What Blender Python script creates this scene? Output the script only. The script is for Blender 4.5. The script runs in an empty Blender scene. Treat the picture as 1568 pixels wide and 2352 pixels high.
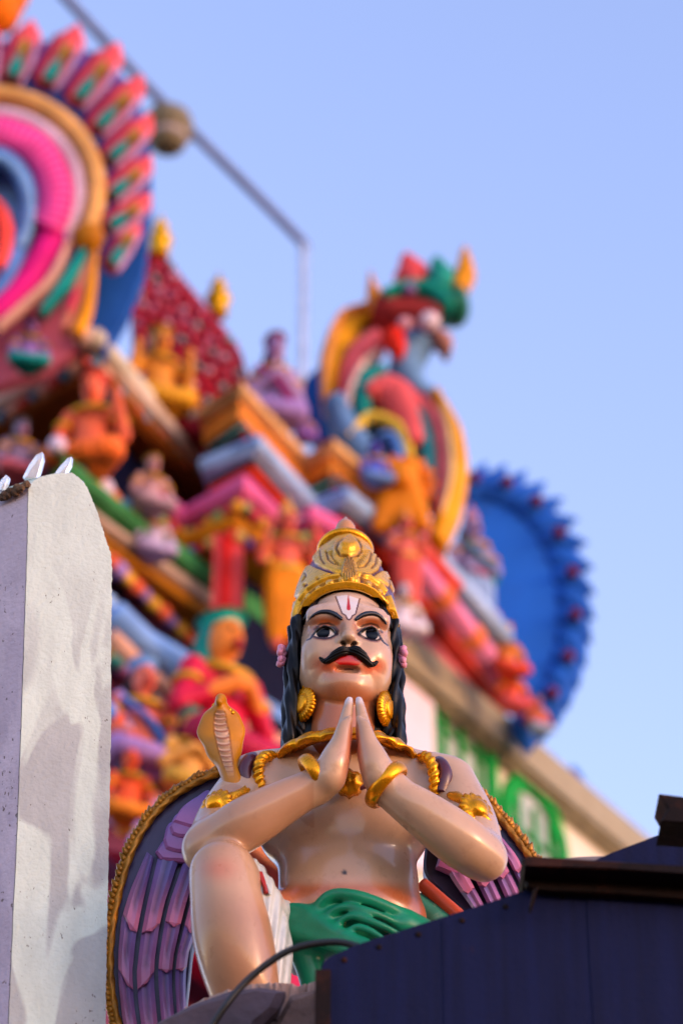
import bpy, math, random
import numpy as np
from mathutils import Vector, Matrix
random.seed(7); RNG = np.random.default_rng(7)
rad = math.radians
SC = bpy.context.scene
COL = SC.collection

# ------------------------------------------------------------------ camera, sky, sun, exposure
PITCH = rad(35.0)          # the photographer looks up at the statue
FPX = 2352 * 100.0 / 36.0  # focal length in measuring pixels (a 1568 x 2352 sheet)
CAMZ = 1.6
cam_data = bpy.data.cameras.new('camera'); cam = bpy.data.objects.new('camera', cam_data); COL.objects.link(cam)
cam.location = (0, 0, CAMZ); cam.rotation_euler = (math.pi / 2 + PITCH, 0, 0)
cam_data.sensor_fit = 'VERTICAL'; cam_data.sensor_height = 36.0; cam_data.lens = 100.0
cam_data.clip_start = 0.1; cam_data.clip_end = 5000
cam_data.dof.use_dof = True; cam_data.dof.focus_distance = 6.45; cam_data.dof.aperture_fstop = 2.1
SC.camera = cam

SUN_EL, SUN_AZ = rad(7.0), rad(60.0)   # low evening sun, behind the camera and to its right
world = bpy.data.worlds.new('World'); SC.world = world; world.use_nodes = True
wn = world.node_tree; wn.nodes.clear()
w_out = wn.nodes.new('ShaderNodeOutputWorld'); w_bg = wn.nodes.new('ShaderNodeBackground')
w_sky = wn.nodes.new('ShaderNodeTexSky'); w_sky.sky_type = 'NISHITA'; w_sky.sun_disc = False
w_sky.sun_elevation = SUN_EL; w_sky.sun_rotation = math.pi - SUN_AZ
w_sky.air_density = 1.0; w_sky.dust_density = 0.6; w_sky.ozone_density = 2.0
w_tint = wn.nodes.new('ShaderNodeMix'); w_tint.data_type = 'RGBA'; w_tint.blend_type = 'MULTIPLY'
w_tint.inputs['Factor'].default_value = 1.0; w_tint.inputs[7].default_value = (1.40, 1.02, 1.13, 1)
wn.links.new(w_sky.outputs[0], w_tint.inputs[6]); wn.links.new(w_tint.outputs[2], w_bg.inputs[0])
w_bg.inputs[1].default_value = 0.15
wn.links.new(w_bg.outputs[0], w_out.inputs[0])
sun_data = bpy.data.lights.new('sun', 'SUN'); sun = bpy.data.objects.new('sun', sun_data); COL.objects.link(sun)
sun_data.energy = 0.09; sun_data.angle = rad(12); sun_data.color = (1.0, 0.86, 0.68)
_sd = Vector((math.sin(SUN_AZ) * math.cos(SUN_EL), -math.cos(SUN_AZ) * math.cos(SUN_EL), math.sin(SUN_EL)))
sun.rotation_euler = _sd.to_track_quat('Z', 'Y').to_euler()
sun.location = (8, -10, 12)
SC.view_settings.view_transform = 'Standard'; SC.view_settings.look = 'None'
SC.view_settings.gamma = 1.0; SC.view_settings.use_curve_mapping = False
SC.view_settings.exposure = 2.18
SC.render.engine = 'CYCLES'; SC.cycles.use_denoising = True
SC.cycles.max_bounces = 6

# ------------------------------------------------------------------ measuring
CP, SP = math.cos(PITCH), math.sin(PITCH)
def ray(u, v):
    x = (u - 784.0) / FPX; y = (1176.0 - v) / FPX
    return np.array([x, CP - y * SP, SP + y * CP])
def P(u, v, Y):                       # world point seen at (u, v) standing at world depth Y
    d = ray(u, v); t = Y / d[1]
    return np.array([d[0] * t, Y, CAMZ + d[2] * t])
def H(u, v, Z):                       # ... at world height Z
    d = ray(u, v); t = (Z - CAMZ) / d[2]
    return np.array([d[0] * t, d[1] * t, Z])
def proj(p):
    p = np.asarray(p, float); q = p - np.array([0, 0, CAMZ])
    dep = q[..., 1] * CP + q[..., 2] * SP
    up = -q[..., 1] * SP + q[..., 2] * CP
    return 784 + FPX * q[..., 0] / dep, 1176 - FPX * up / dep
Y0 = 5.62
def S(u, v, y=0.0):                   # statue point: pixel and depth offset in mm
    return P(u, v, Y0 + y * 0.001)

# ------------------------------------------------------------------ materials
def lin(c):
    c = np.asarray(c, float) / 255.0
    c = np.where(c <= 0.04045, c / 12.92, ((c + 0.055) / 1.055) ** 2.4)
    return tuple(0.8 * c ** 1.15)          # measured colours are of lit paint; the paint itself is a little deeper
MATS = {}
def mat(name, rgb=(128, 128, 128), rough=0.45, metal=0.0, coat=0.0, vary=0.12, scale=14.0, bump=0.06, bscale=60.0,
        attr=False, dirt=0.0, dirt_rgb=(60, 45, 35), spec=0.5, linear=None):
    if name in MATS: return MATS[name]
    m = bpy.data.materials.new(name); m.use_nodes = True; nt = m.node_tree; N = nt.nodes; L = nt.links
    bs = N['Principled BSDF']
    bs.inputs['Roughness'].default_value = rough; bs.inputs['Metallic'].default_value = metal
    bs.inputs['Coat Weight'].default_value = coat; bs.inputs['Coat Roughness'].default_value = 0.12
    bs.inputs['Specular IOR Level'].default_value = spec
    tc = N.new('ShaderNodeTexCoord')
    nz = N.new('ShaderNodeTexNoise'); nz.inputs['Scale'].default_value = scale; nz.inputs['Detail'].default_value = 6
    L.new(tc.outputs['Object'], nz.inputs['Vector'])
    mr = N.new('ShaderNodeMapRange'); mr.inputs[1].default_value = 0.3; mr.inputs[2].default_value = 0.7
    mr.inputs[3].default_value = 1 - vary; mr.inputs[4].default_value = 1 + vary
    L.new(nz.outputs[0], mr.inputs[0])
    mx = N.new('ShaderNodeMix'); mx.data_type = 'RGBA'; mx.blend_type = 'MULTIPLY'; mx.inputs['Factor'].default_value = 1.0
    if attr:
        at = N.new('ShaderNodeVertexColor'); at.layer_name = 'paint'; L.new(at.outputs[0], mx.inputs[6])
    else:
        mx.inputs[6].default_value = tuple(linear or lin(rgb)) + (1,)
    L.new(mr.outputs[0], mx.inputs[7]); last = mx.outputs[2]
    if dirt > 0:
        n2 = N.new('ShaderNodeTexNoise'); n2.inputs['Scale'].default_value = scale * 2.3; n2.inputs['Detail'].default_value = 9
        n2.inputs['Roughness'].default_value = 0.7; L.new(tc.outputs['Object'], n2.inputs['Vector'])
        r2 = N.new('ShaderNodeMapRange'); r2.inputs[1].default_value = 0.56; r2.inputs[2].default_value = 0.74
        r2.inputs[3].default_value = 0; r2.inputs[4].default_value = dirt; L.new(n2.outputs[0], r2.inputs[0])
        m2 = N.new('ShaderNodeMix'); m2.data_type = 'RGBA'; L.new(r2.outputs[0], m2.inputs['Factor'])
        L.new(last, m2.inputs[6]); m2.inputs[7].default_value = lin(dirt_rgb) + (1,); last = m2.outputs[2]
    L.new(last, bs.inputs['Base Color'])
    rr = N.new('ShaderNodeMapRange'); rr.inputs[1].default_value = 0.3; rr.inputs[2].default_value = 0.7
    rr.inputs[3].default_value = max(0.03, rough - 0.08); rr.inputs[4].default_value = min(1, rough + 0.1)
    n3 = N.new('ShaderNodeTexNoise'); n3.inputs['Scale'].default_value = bscale * 0.4; n3.inputs['Detail'].default_value = 4
    L.new(tc.outputs['Object'], n3.inputs['Vector']); L.new(n3.outputs[0], rr.inputs[0]); L.new(rr.outputs[0], bs.inputs['Roughness'])
    if bump > 0:
        nb = N.new('ShaderNodeTexNoise'); nb.inputs['Scale'].default_value = bscale; nb.inputs['Detail'].default_value = 5
        L.new(tc.outputs['Object'], nb.inputs['Vector'])
        bp = N.new('ShaderNodeBump'); bp.inputs['Strength'].default_value = 1.0; bp.inputs['Distance'].default_value = bump * 0.01
        L.new(nb.outputs[0], bp.inputs['Height']); L.new(bp.outputs[0], bs.inputs['Normal'])
    MATS[name] = m
    return m

# ------------------------------------------------------------------ objects
def origin_of(o):
    x = np.zeros(3)
    while o is not None:
        x += np.array(o.location); o = o.parent
    return x
def tag(o, label=None, cat=None, group=None, kind=None):
    if label: o['label'] = label
    if cat: o['category'] = cat
    if group: o['group'] = group
    if kind: o['kind'] = kind
    return o
def empty(name, loc, label=None, cat=None, group=None):
    o = bpy.data.objects.new(name, None); o.location = tuple(loc); COL.objects.link(o); o.empty_display_size = 0.1
    return tag(o, label, cat, group)
def mesh(name, verts, faces, m, parent=None, smooth=True, paint=None, origin=None):
    """verts in WORLD metres; the object keeps its origin at the parent's base (or its own given origin)"""
    verts = np.asarray(verts, float)
    base = origin_of(parent) if parent is not None else np.zeros(3)
    loc = np.zeros(3)
    if origin is not None: loc = np.asarray(origin, float) - base
    me = bpy.data.meshes.new(name)
    v = verts - base - loc
    if isinstance(faces, np.ndarray):
        n = len(faces); k = faces.shape[1]
        me.vertices.add(len(v)); me.vertices.foreach_set('co', v.astype(np.float32).ravel())
        me.loops.add(n * k); me.loops.foreach_set('vertex_index', faces.astype(np.int32).ravel())
        me.polygons.add(n); me.polygons.foreach_set('loop_start', np.arange(0, n * k, k, dtype=np.int32))
        me.polygons.foreach_set('loop_total', np.full(n, k, dtype=np.int32))
        me.update(calc_edges=True); me.validate()
    else:
        me.from_pydata([tuple(x) for x in v], [], [tuple(int(i) for i in f) for f in faces]); me.update(); me.validate()
    if smooth: me.polygons.foreach_set('use_smooth', np.ones(len(me.polygons), dtype=bool))
    if paint is not None:
        a = me.color_attributes.new('paint', 'FLOAT_COLOR', 'POINT')
        c = np.ones((len(v), 4), np.float32); c[:, :3] = paint
        a.data.foreach_set('color', c.ravel())
    if m is not None: me.materials.append(m)
    o = bpy.data.objects.new(name, me); o.location = tuple(loc); COL.objects.link(o)
    if parent is not None: o.parent = parent
    return o
class MB:                              # collects shapes for one mesh
    def __init__(s): s.v = []; s.f = []; s.c = []
    def add(s, v, f, c=None):
        b = len(s.v); s.v += [np.asarray(x, float) for x in v]; s.f += [tuple(i + b for i in q) for q in f]
        s.c += [c if c is not None else (1, 1, 1)] * len(v); return s
    def build(s, name, m, parent=None, smooth=True, paint=False, origin=None):
        return mesh(name, np.array(s.v), s.f, m, parent, smooth, np.array(s.c) if paint else None, origin)
def unit(v):
    v = np.asarray(v, float); n = np.linalg.norm(v); return v / n if n > 1e-12 else v
def catmull(pts, n=8, closed=False):
    p = [np.asarray(q, float) for q in pts]; out = []
    m = len(p)
    for i in range(m if closed else m - 1):
        p0 = p[(i - 1) % m] if (closed or i > 0) else 2 * p[0] - p[1]
        p1 = p[i]; p2 = p[(i + 1) % m]
        p3 = p[(i + 2) % m] if (closed or i + 2 < m) else 2 * p[-1] - p[-2]
        for k in range(n):
            t = k / n
            out.append(0.5 * (2 * p1 + (p2 - p0) * t + (2 * p0 - 5 * p1 + 4 * p2 - p3) * t * t + (3 * p1 - p0 - 3 * p2 + p3) * t ** 3))
    if not closed: out.append(p[-1])
    return np.array(out)
def frames(pts, up=(0, 0, 1), closed=False):
    pts = np.asarray(pts, float); n = len(pts); T = np.zeros_like(pts)
    for i in range(n):
        a = pts[(i - 1) % n] if (closed or i > 0) else pts[i]; b = pts[(i + 1) % n] if (closed or i < n - 1) else pts[i]
        T[i] = unit(b - a)
    A = []; B = []; ref = np.asarray(up, float)
    for i in range(n):
        b = ref - T[i] * np.dot(ref, T[i])
        if np.linalg.norm(b) < 1e-4: b = np.cross(T[i], (1, 0.3, 0.1))
        b = unit(b); A.append(unit(np.cross(T[i], b))); B.append(b)
        if up is None: ref = b
    return T, np.array(A), np.array(B)
def tube(pts, r, seg=10, closed=False, flat=1.0, twist=0.0, lobes=0, lobe=0.0, up=(0, 0, 1), cap=True):
    pts = np.asarray(pts, float); n = len(pts); r = np.broadcast_to(np.asarray(r, float), (n,))
    T, A, B = frames(pts, up, closed); V = []; F = []
    for i in range(n):
        for k in range(seg):
            a = 2 * math.pi * k / seg
            rr = r[i] * (1 + lobe * math.cos(lobes * a + twist * i)) if lobes else r[i]
            V.append(pts[i] + rr * (math.cos(a) * A[i] + flat * math.sin(a) * B[i]))
    m = n if closed else n - 1
    for i in range(m):
        j = (i + 1) % n
        for k in range(seg):
            l = (k + 1) % seg; F.append((i * seg + k, i * seg + l, j * seg + l, j * seg + k))
    if not closed and cap:
        F.append(tuple(range(seg - 1, -1, -1))); F.append(tuple((n - 1) * seg + k for k in range(seg)))
    return V, F
def lathe(profile, base, axis, seg=32, xdir=None, teeth=None):
    """profile [(radius, along)], about axis through base; teeth(i, angle) scales the radius"""
    ax = unit(axis); x = np.cross(ax, (0, 0, 1)) if xdir is None else np.asarray(xdir, float)
    if np.linalg.norm(x) < 1e-4: x = np.array([1.0, 0, 0])
    x = unit(x - ax * np.dot(x, ax)); y = np.cross(ax, x); V = []; F = []
    for i, (r, s) in enumerate(profile):
        for k in range(seg):
            a = 2 * math.pi * k / seg; rr = r * (teeth(i, a) if teeth else 1)
            V.append(np.asarray(base) + ax * s + rr * (math.cos(a) * x + math.sin(a) * y))
    for i in range(len(profile) - 1):
        for k in range(seg):
            l = (k + 1) % seg; F.append((i * seg + k, i * seg + l, (i + 1) * seg + l, (i + 1) * seg + k))
    F.append(tuple(range(seg - 1, -1, -1))); b = (len(profile) - 1) * seg; F.append(tuple(b + k for k in range(seg)))
    return V, F
def slabmesh(front, back_vec, bevel=0.0, inset=None):
    """closed outline (world points) given thickness along back_vec; the front rim is bevelled"""
    f = np.asarray(front, float); n = len(f); c = f.mean(0); bv = np.asarray(back_vec, float)
    if bevel > 0:
        d = c - f; ln = np.linalg.norm(d, axis=1, keepdims=True)
        inner = f + d / np.maximum(ln, 1e-9) * np.minimum(bevel, ln * 0.4)
        top = inner; mid = f + unit(bv) * bevel; bot = f + bv
        V = list(top) + list(mid) + list(bot); F = [tuple(range(n))]
        for a in (0, n):
            for i in range(n):
                j = (i + 1) % n; F.append((a + i, a + n + i, a + n + j, a + j))
        F.append(tuple(2 * n + i for i in range(n - 1, -1, -1)))
    else:
        V = list(f) + list(f + bv); F = [tuple(range(n)), tuple(n + i for i in range(n - 1, -1, -1))]
        for i in range(n):
            j = (i + 1) % n; F.append((i, n + i, n + j, j))
    return V, F
def boxmesh(o, ax, ay, az):
    o, ax, ay, az = [np.asarray(q, float) for q in (o, ax, ay, az)]
    V = [o + ax * i + ay * j + az * k for k in (0, 1) for j in (0, 1) for i in (0, 1)]
    return V, [(0, 2, 3, 1), (4, 5, 7, 6), (0, 1, 5, 4), (2, 6, 7, 3), (0, 4, 6, 2), (1, 3, 7, 5)]

# ------------------------------------------------------------------ sculpting: smooth-blended solids to one surface
def cap(a, b, ra, rb, k=0.02, op='+'): return ('cap', np.asarray(a, float), np.asarray(b, float), ra, rb, k, op)
def ell(c, r, k=0.02, op='+', R=None): return ('ell', np.asarray(c, float), np.asarray(r, float), R, None, k, op)
def chain(pts, rs, k=0.02, op='+', n=9):
    q = np.concatenate([np.asarray(pts, float), np.asarray(rs, float)[:, None]], 1)
    if len(q) > 2: q = catmull(q, n)
    return [('chn', q[:, :3], q[:, 3], None, None, k, op)]
def sculpt(prims, h):
    lo = np.full(3, 1e9); hi = -lo; boxes = []
    for p in prims:
        if p[0] == 'cap':
            a = np.minimum(p[1] - p[3], p[2] - p[4]); b = np.maximum(p[1] + p[3], p[2] + p[4])
        elif p[0] == 'chn':
            a = (p[1] - p[2][:, None]).min(0); b = (p[1] + p[2][:, None]).max(0)
        else:
            m = p[2].max() if p[3] is not None else p[2]; a = p[1] - m; b = p[1] + m
        boxes.append((a, b))
        if p[6] == '+': lo = np.minimum(lo, a); hi = np.maximum(hi, b)
    lo -= 4 * h; hi += 4 * h; n = np.ceil((hi - lo) / h).astype(int) + 1
    D = np.full(n, 1.0, np.float32)
    ax = [lo[i] + h * np.arange(n[i]) for i in range(3)]
    for p, (a, b) in zip(prims, boxes):
        k = p[5]; mg = k + 4 * h
        i0 = np.maximum(((a - mg - lo) / h).astype(int), 0); i1 = np.minimum(((b + mg - lo) / h).astype(int) + 2, n)
        if (i1 <= i0).any(): continue
        sl = tuple(slice(i0[i], i1[i]) for i in range(3))
        X = ax[0][sl[0]][:, None, None]; Yy = ax[1][sl[1]][None, :, None]; Z = ax[2][sl[2]][None, None, :]
        if p[0] in ('cap', 'chn'):
            segs = [p[1:5]] if p[0] == 'cap' else [(p[1][i], p[1][i + 1], p[2][i], p[2][i + 1]) for i in range(len(p[1]) - 1)]
            d = None
            for A, B, ra, rb in segs:
                v = B - A; L2 = max(float(v @ v), 1e-12)
                t = np.clip(((X - A[0]) * v[0] + (Yy - A[1]) * v[1] + (Z - A[2]) * v[2]) / L2, 0, 1)
                e = np.sqrt((X - A[0] - t * v[0]) ** 2 + (Yy - A[1] - t * v[1]) ** 2 + (Z - A[2] - t * v[2]) ** 2) - (ra + (rb - ra) * t)
                d = e if d is None else np.minimum(d, e)
        else:
            c, r, R = p[1:4]; x, y, z = X - c[0], Yy - c[1], Z - c[2]
            if R is not None:
                x, y, z = (R[0, 0] * x + R[1, 0] * y + R[2, 0] * z, R[0, 1] * x + R[1, 1] * y + R[2, 1] * z, R[0, 2] * x + R[1, 2] * y + R[2, 2] * z)
            k0 = np.sqrt((x / r[0]) ** 2 + (y / r[1]) ** 2 + (z / r[2]) ** 2)
            k1 = np.sqrt((x / r[0] ** 2) ** 2 + (y / r[1] ** 2) ** 2 + (z / r[2] ** 2) ** 2)
            d = k0 * (k0 - 1) / np.maximum(k1, 1e-6)
        o = D[sl]
        if p[6] == '+':
            hh = np.maximum(k - np.abs(o - d), 0) / k; D[sl] = np.minimum(o, d) - hh * hh * k * 0.25
        else:
            hh = np.maximum(k - np.abs(o + d), 0) / k; D[sl] = np.maximum(o, -d) + hh * hh * k * 0.25
    return nets(D, lo, h)
def nets(D, lo, h):
    s = D < 0; n = D.shape
    c = np.zeros(tuple(q - 1 for q in n), np.uint8)
    for dx in (0, 1):
        for dy in (0, 1):
            for dz in (0, 1):
                c += s[dx:n[0] - 1 + dx, dy:n[1] - 1 + dy, dz:n[2] - 1 + dz]
    act = (c > 0) & (c < 8); I = np.argwhere(act); idx = np.full(act.shape, -1, np.int64); idx[act] = np.arange(len(I))
    pos = np.zeros((len(I), 3)); cnt = np.zeros(len(I))
    cs = [(x, y, z) for x in (0, 1) for y in (0, 1) for z in (0, 1)]
    val = {q: D[I[:, 0] + q[0], I[:, 1] + q[1], I[:, 2] + q[2]].astype(float) for q in cs}
    for a in cs:
        for ax in range(3):
            if a[ax]: continue
            b = list(a); b[ax] = 1; b = tuple(b); va, vb = val[a], val[b]
            m = (va < 0) != (vb < 0); t = np.where(m, va / np.where(m, va - vb, 1), 0)
            q = np.tile(np.array(a, float), (len(I), 1)); q[:, ax] += t
            pos += np.where(m[:, None], q, 0); cnt += m
    V = lo + h * (I + pos / cnt[:, None]); F = []
    for ax in range(3):
        o1, o2 = [(1, 2), (2, 0), (0, 1)][ax]
        sl0 = [slice(1, -1)] * 3; sl0[ax] = slice(0, n[ax] - 1); sl1 = list(sl0); sl1[ax] = slice(1, n[ax])
        a = s[tuple(sl0)]; b = s[tuple(sl1)]; E = np.argwhere(a != b)
        fl = a[E[:, 0], E[:, 1], E[:, 2]]; off = np.ones(3, int); off[ax] = 0; E = E + off
        def g(d1, d2):
            q = E.copy(); q[:, o1] += d1; q[:, o2] += d2; return idx[q[:, 0], q[:, 1], q[:, 2]]
        Q = np.stack([g(-1, -1), g(0, -1), g(0, 0), g(-1, 0)], 1)
        Q[~fl] = Q[~fl][:, ::-1]; F.append(Q)
    F = np.concatenate(F); F = F[(F >= 0).all(1)]
    return V, F
def relax(V, F, it=2, w=0.5):
    e = np.concatenate([F[:, [0, 1]], F[:, [1, 2]], F[:, [2, 3]], F[:, [3, 0]]]); e = np.concatenate([e, e[:, ::-1]])
    n = np.bincount(e[:, 0], minlength=len(V)).astype(float)
    for _ in range(it):
        a = np.stack([np.bincount(e[:, 0], V[e[:, 1], i], minlength=len(V)) for i in range(3)], 1) / np.maximum(n, 1)[:, None]
        V = V * (1 - w) + a * w
    return V
# 2D drawing in pixel units (used to lay paint on the sculpted surfaces)
def d_line(u, v, pts):
    best = np.full(np.shape(u), 1e9); bt = np.zeros(np.shape(u)); n = len(pts) - 1
    for i in range(n):
        ax, ay = pts[i]; bx, by = pts[i + 1]; L = (bx - ax) ** 2 + (by - ay) ** 2 + 1e-9
        t = np.clip(((u - ax) * (bx - ax) + (v - ay) * (by - ay)) / L, 0, 1)
        d = np.hypot(u - ax - t * (bx - ax), v - ay - t * (by - ay)); m = d < best
        best = np.where(m, d, best); bt = np.where(m, (i + t) / n, bt)
    return best, bt
def in_poly(u, v, pts):
    ins = np.zeros(np.shape(u), bool); n = len(pts)
    for i in range(n):
        x1, y1 = pts[i]; x2, y2 = pts[(i + 1) % n]
        c = ((y1 > v) != (y2 > v)) & (u < (x2 - x1) * (v - y1) / ((y2 - y1) + 1e-12) + x1); ins ^= c
    return ins
def sstep(a, b, x):
    t = np.clip((x - a) / (b - a), 0, 1); return t * t * (3 - 2 * t)
def blend(col, rgb, w):
    w = np.clip(w, 0, 1)[:, None]; return col * (1 - w) + np.array(lin(rgb))[None] * w
# ================================================================== the statue
GOLD = mat('gold_paint', (244, 172, 12), rough=0.28, metal=0.7, vary=0.22, scale=25, bump=0.05, bscale=120, dirt=0.25, dirt_rgb=(110, 62, 10))
GOLD_ATTR = mat('gold_relief_paint', rough=0.3, metal=0.42, vary=0.12, scale=30, bump=0.04, bscale=140, attr=True)
SKIN = mat('skin_enamel', rough=0.32, coat=0.45, spec=0.35, vary=0.09, scale=9, bump=0.07, bscale=38, attr=True, dirt=.36, dirt_rgb=(140, 98, 70))
HAIR = mat('black_enamel', (10, 11, 15), rough=0.4, coat=0.0, spec=0.2, vary=0.3, bump=0.08, bscale=90)
CLOTH_G = mat('green_enamel', (8, 146, 108), rough=0.36, coat=0.0, spec=.35, vary=0.22, scale=12, bump=0.08, bscale=40, dirt=0.3, dirt_rgb=(96, 128, 104))
CLOTH_W = mat('white_enamel', (205, 214, 212), rough=0.3, coat=0.2, vary=0.1, scale=16, bump=0.06, bscale=40, dirt=0.3, dirt_rgb=(120, 150, 150))
MAROON = mat('maroon_enamel', (92, 36, 52), rough=0.35, coat=0.1)
PINKF = mat('pink_enamel', (236, 160, 186), rough=0.4, vary=0.15)
WINGD = mat('wing_dark_enamel', (62, 50, 96), rough=0.4, vary=0.35, scale=10, bump=0.12, bscale=40)
FEATH = mat('feather_enamel', rough=0.34, coat=0.15, vary=0.14, scale=14, bump=0.08, bscale=50, attr=True)
ROPE = mat('rope_gilding', (190, 134, 34), rough=0.38, metal=0.45, vary=0.4, scale=30, bump=0.25, bscale=120, dirt=0.7, dirt_rgb=(62, 36, 16))
COBRA = mat('cobra_enamel', rough=0.38, coat=0.0, spec=0.3, vary=0.14, scale=16, bump=0.06, bscale=70, attr=True)

statue = empty('winged_statue', S(800, 2340, 0),
               'glossy painted kneeling statue with gold crown, moustache, lilac wings and hands pressed together', 'statue')
mm = 0.001
def rp(px, v, y=0.0):                         # pixels to metres at this place
    d = ray(784, v); return px * (Y0 + y * mm) / d[1] / FPX
def pt(u, v, y, r): return S(u, v, y), rp(r, v, y)
def limb(spec, k=0.02, op='+'):
    q = [pt(*s) for s in spec]; return chain([a for a, b in q], [b for a, b in q], k, op)
def egg(u, v, y, rx, ry, rz, k=0.02, op='+', R=None):  # half sizes in px: across, deep, high
    s = rp(1, v, y); return ell(S(u, v, y), np.array([rx, ry, rz]) * s, k, op, R)

# ---- head frame
YAW, ROLL = rad(4.0), rad(1.8)
_f = np.array([math.sin(YAW), -math.cos(YAW), 0.0]); _x = np.array([math.cos(YAW), math.sin(YAW), 0.0]); _z = np.array([0, 0, 1.0])
HX = _x * math.cos(ROLL) - _z * math.sin(ROLL); HU = _z * math.cos(ROLL) + _x * math.sin(ROLL); HF = _f
HO = S(799, 1455, -95)
HM = np.stack([HX, HU, HF])                 # rows: head axes
HS = rp(1, 1455, -95)                       # metres per head unit
def hp(x, y, z): return HO + HS * (x * HX + y * HU + z * HF)
def hq(u, v, z):                            # head coordinates of a pixel at face depth z
    d = ray(u, v); o = np.array([0, 0, CAMZ])
    t = (np.dot(HO - o, HF) + z * HS) / np.dot(d, HF); p = o + d * t - HO
    return np.array([np.dot(p, HX), np.dot(p, HU), np.dot(p, HF)]) / HS
def to_world(hv): return HO + HS * (hv @ HM)
def F_(a, b): return 627.2 + 0.2 * a, 1348.5 + 0.2 * b     # face sheet to pixels
def Fl(pts): return [F_(*p) for p in pts]

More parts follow.
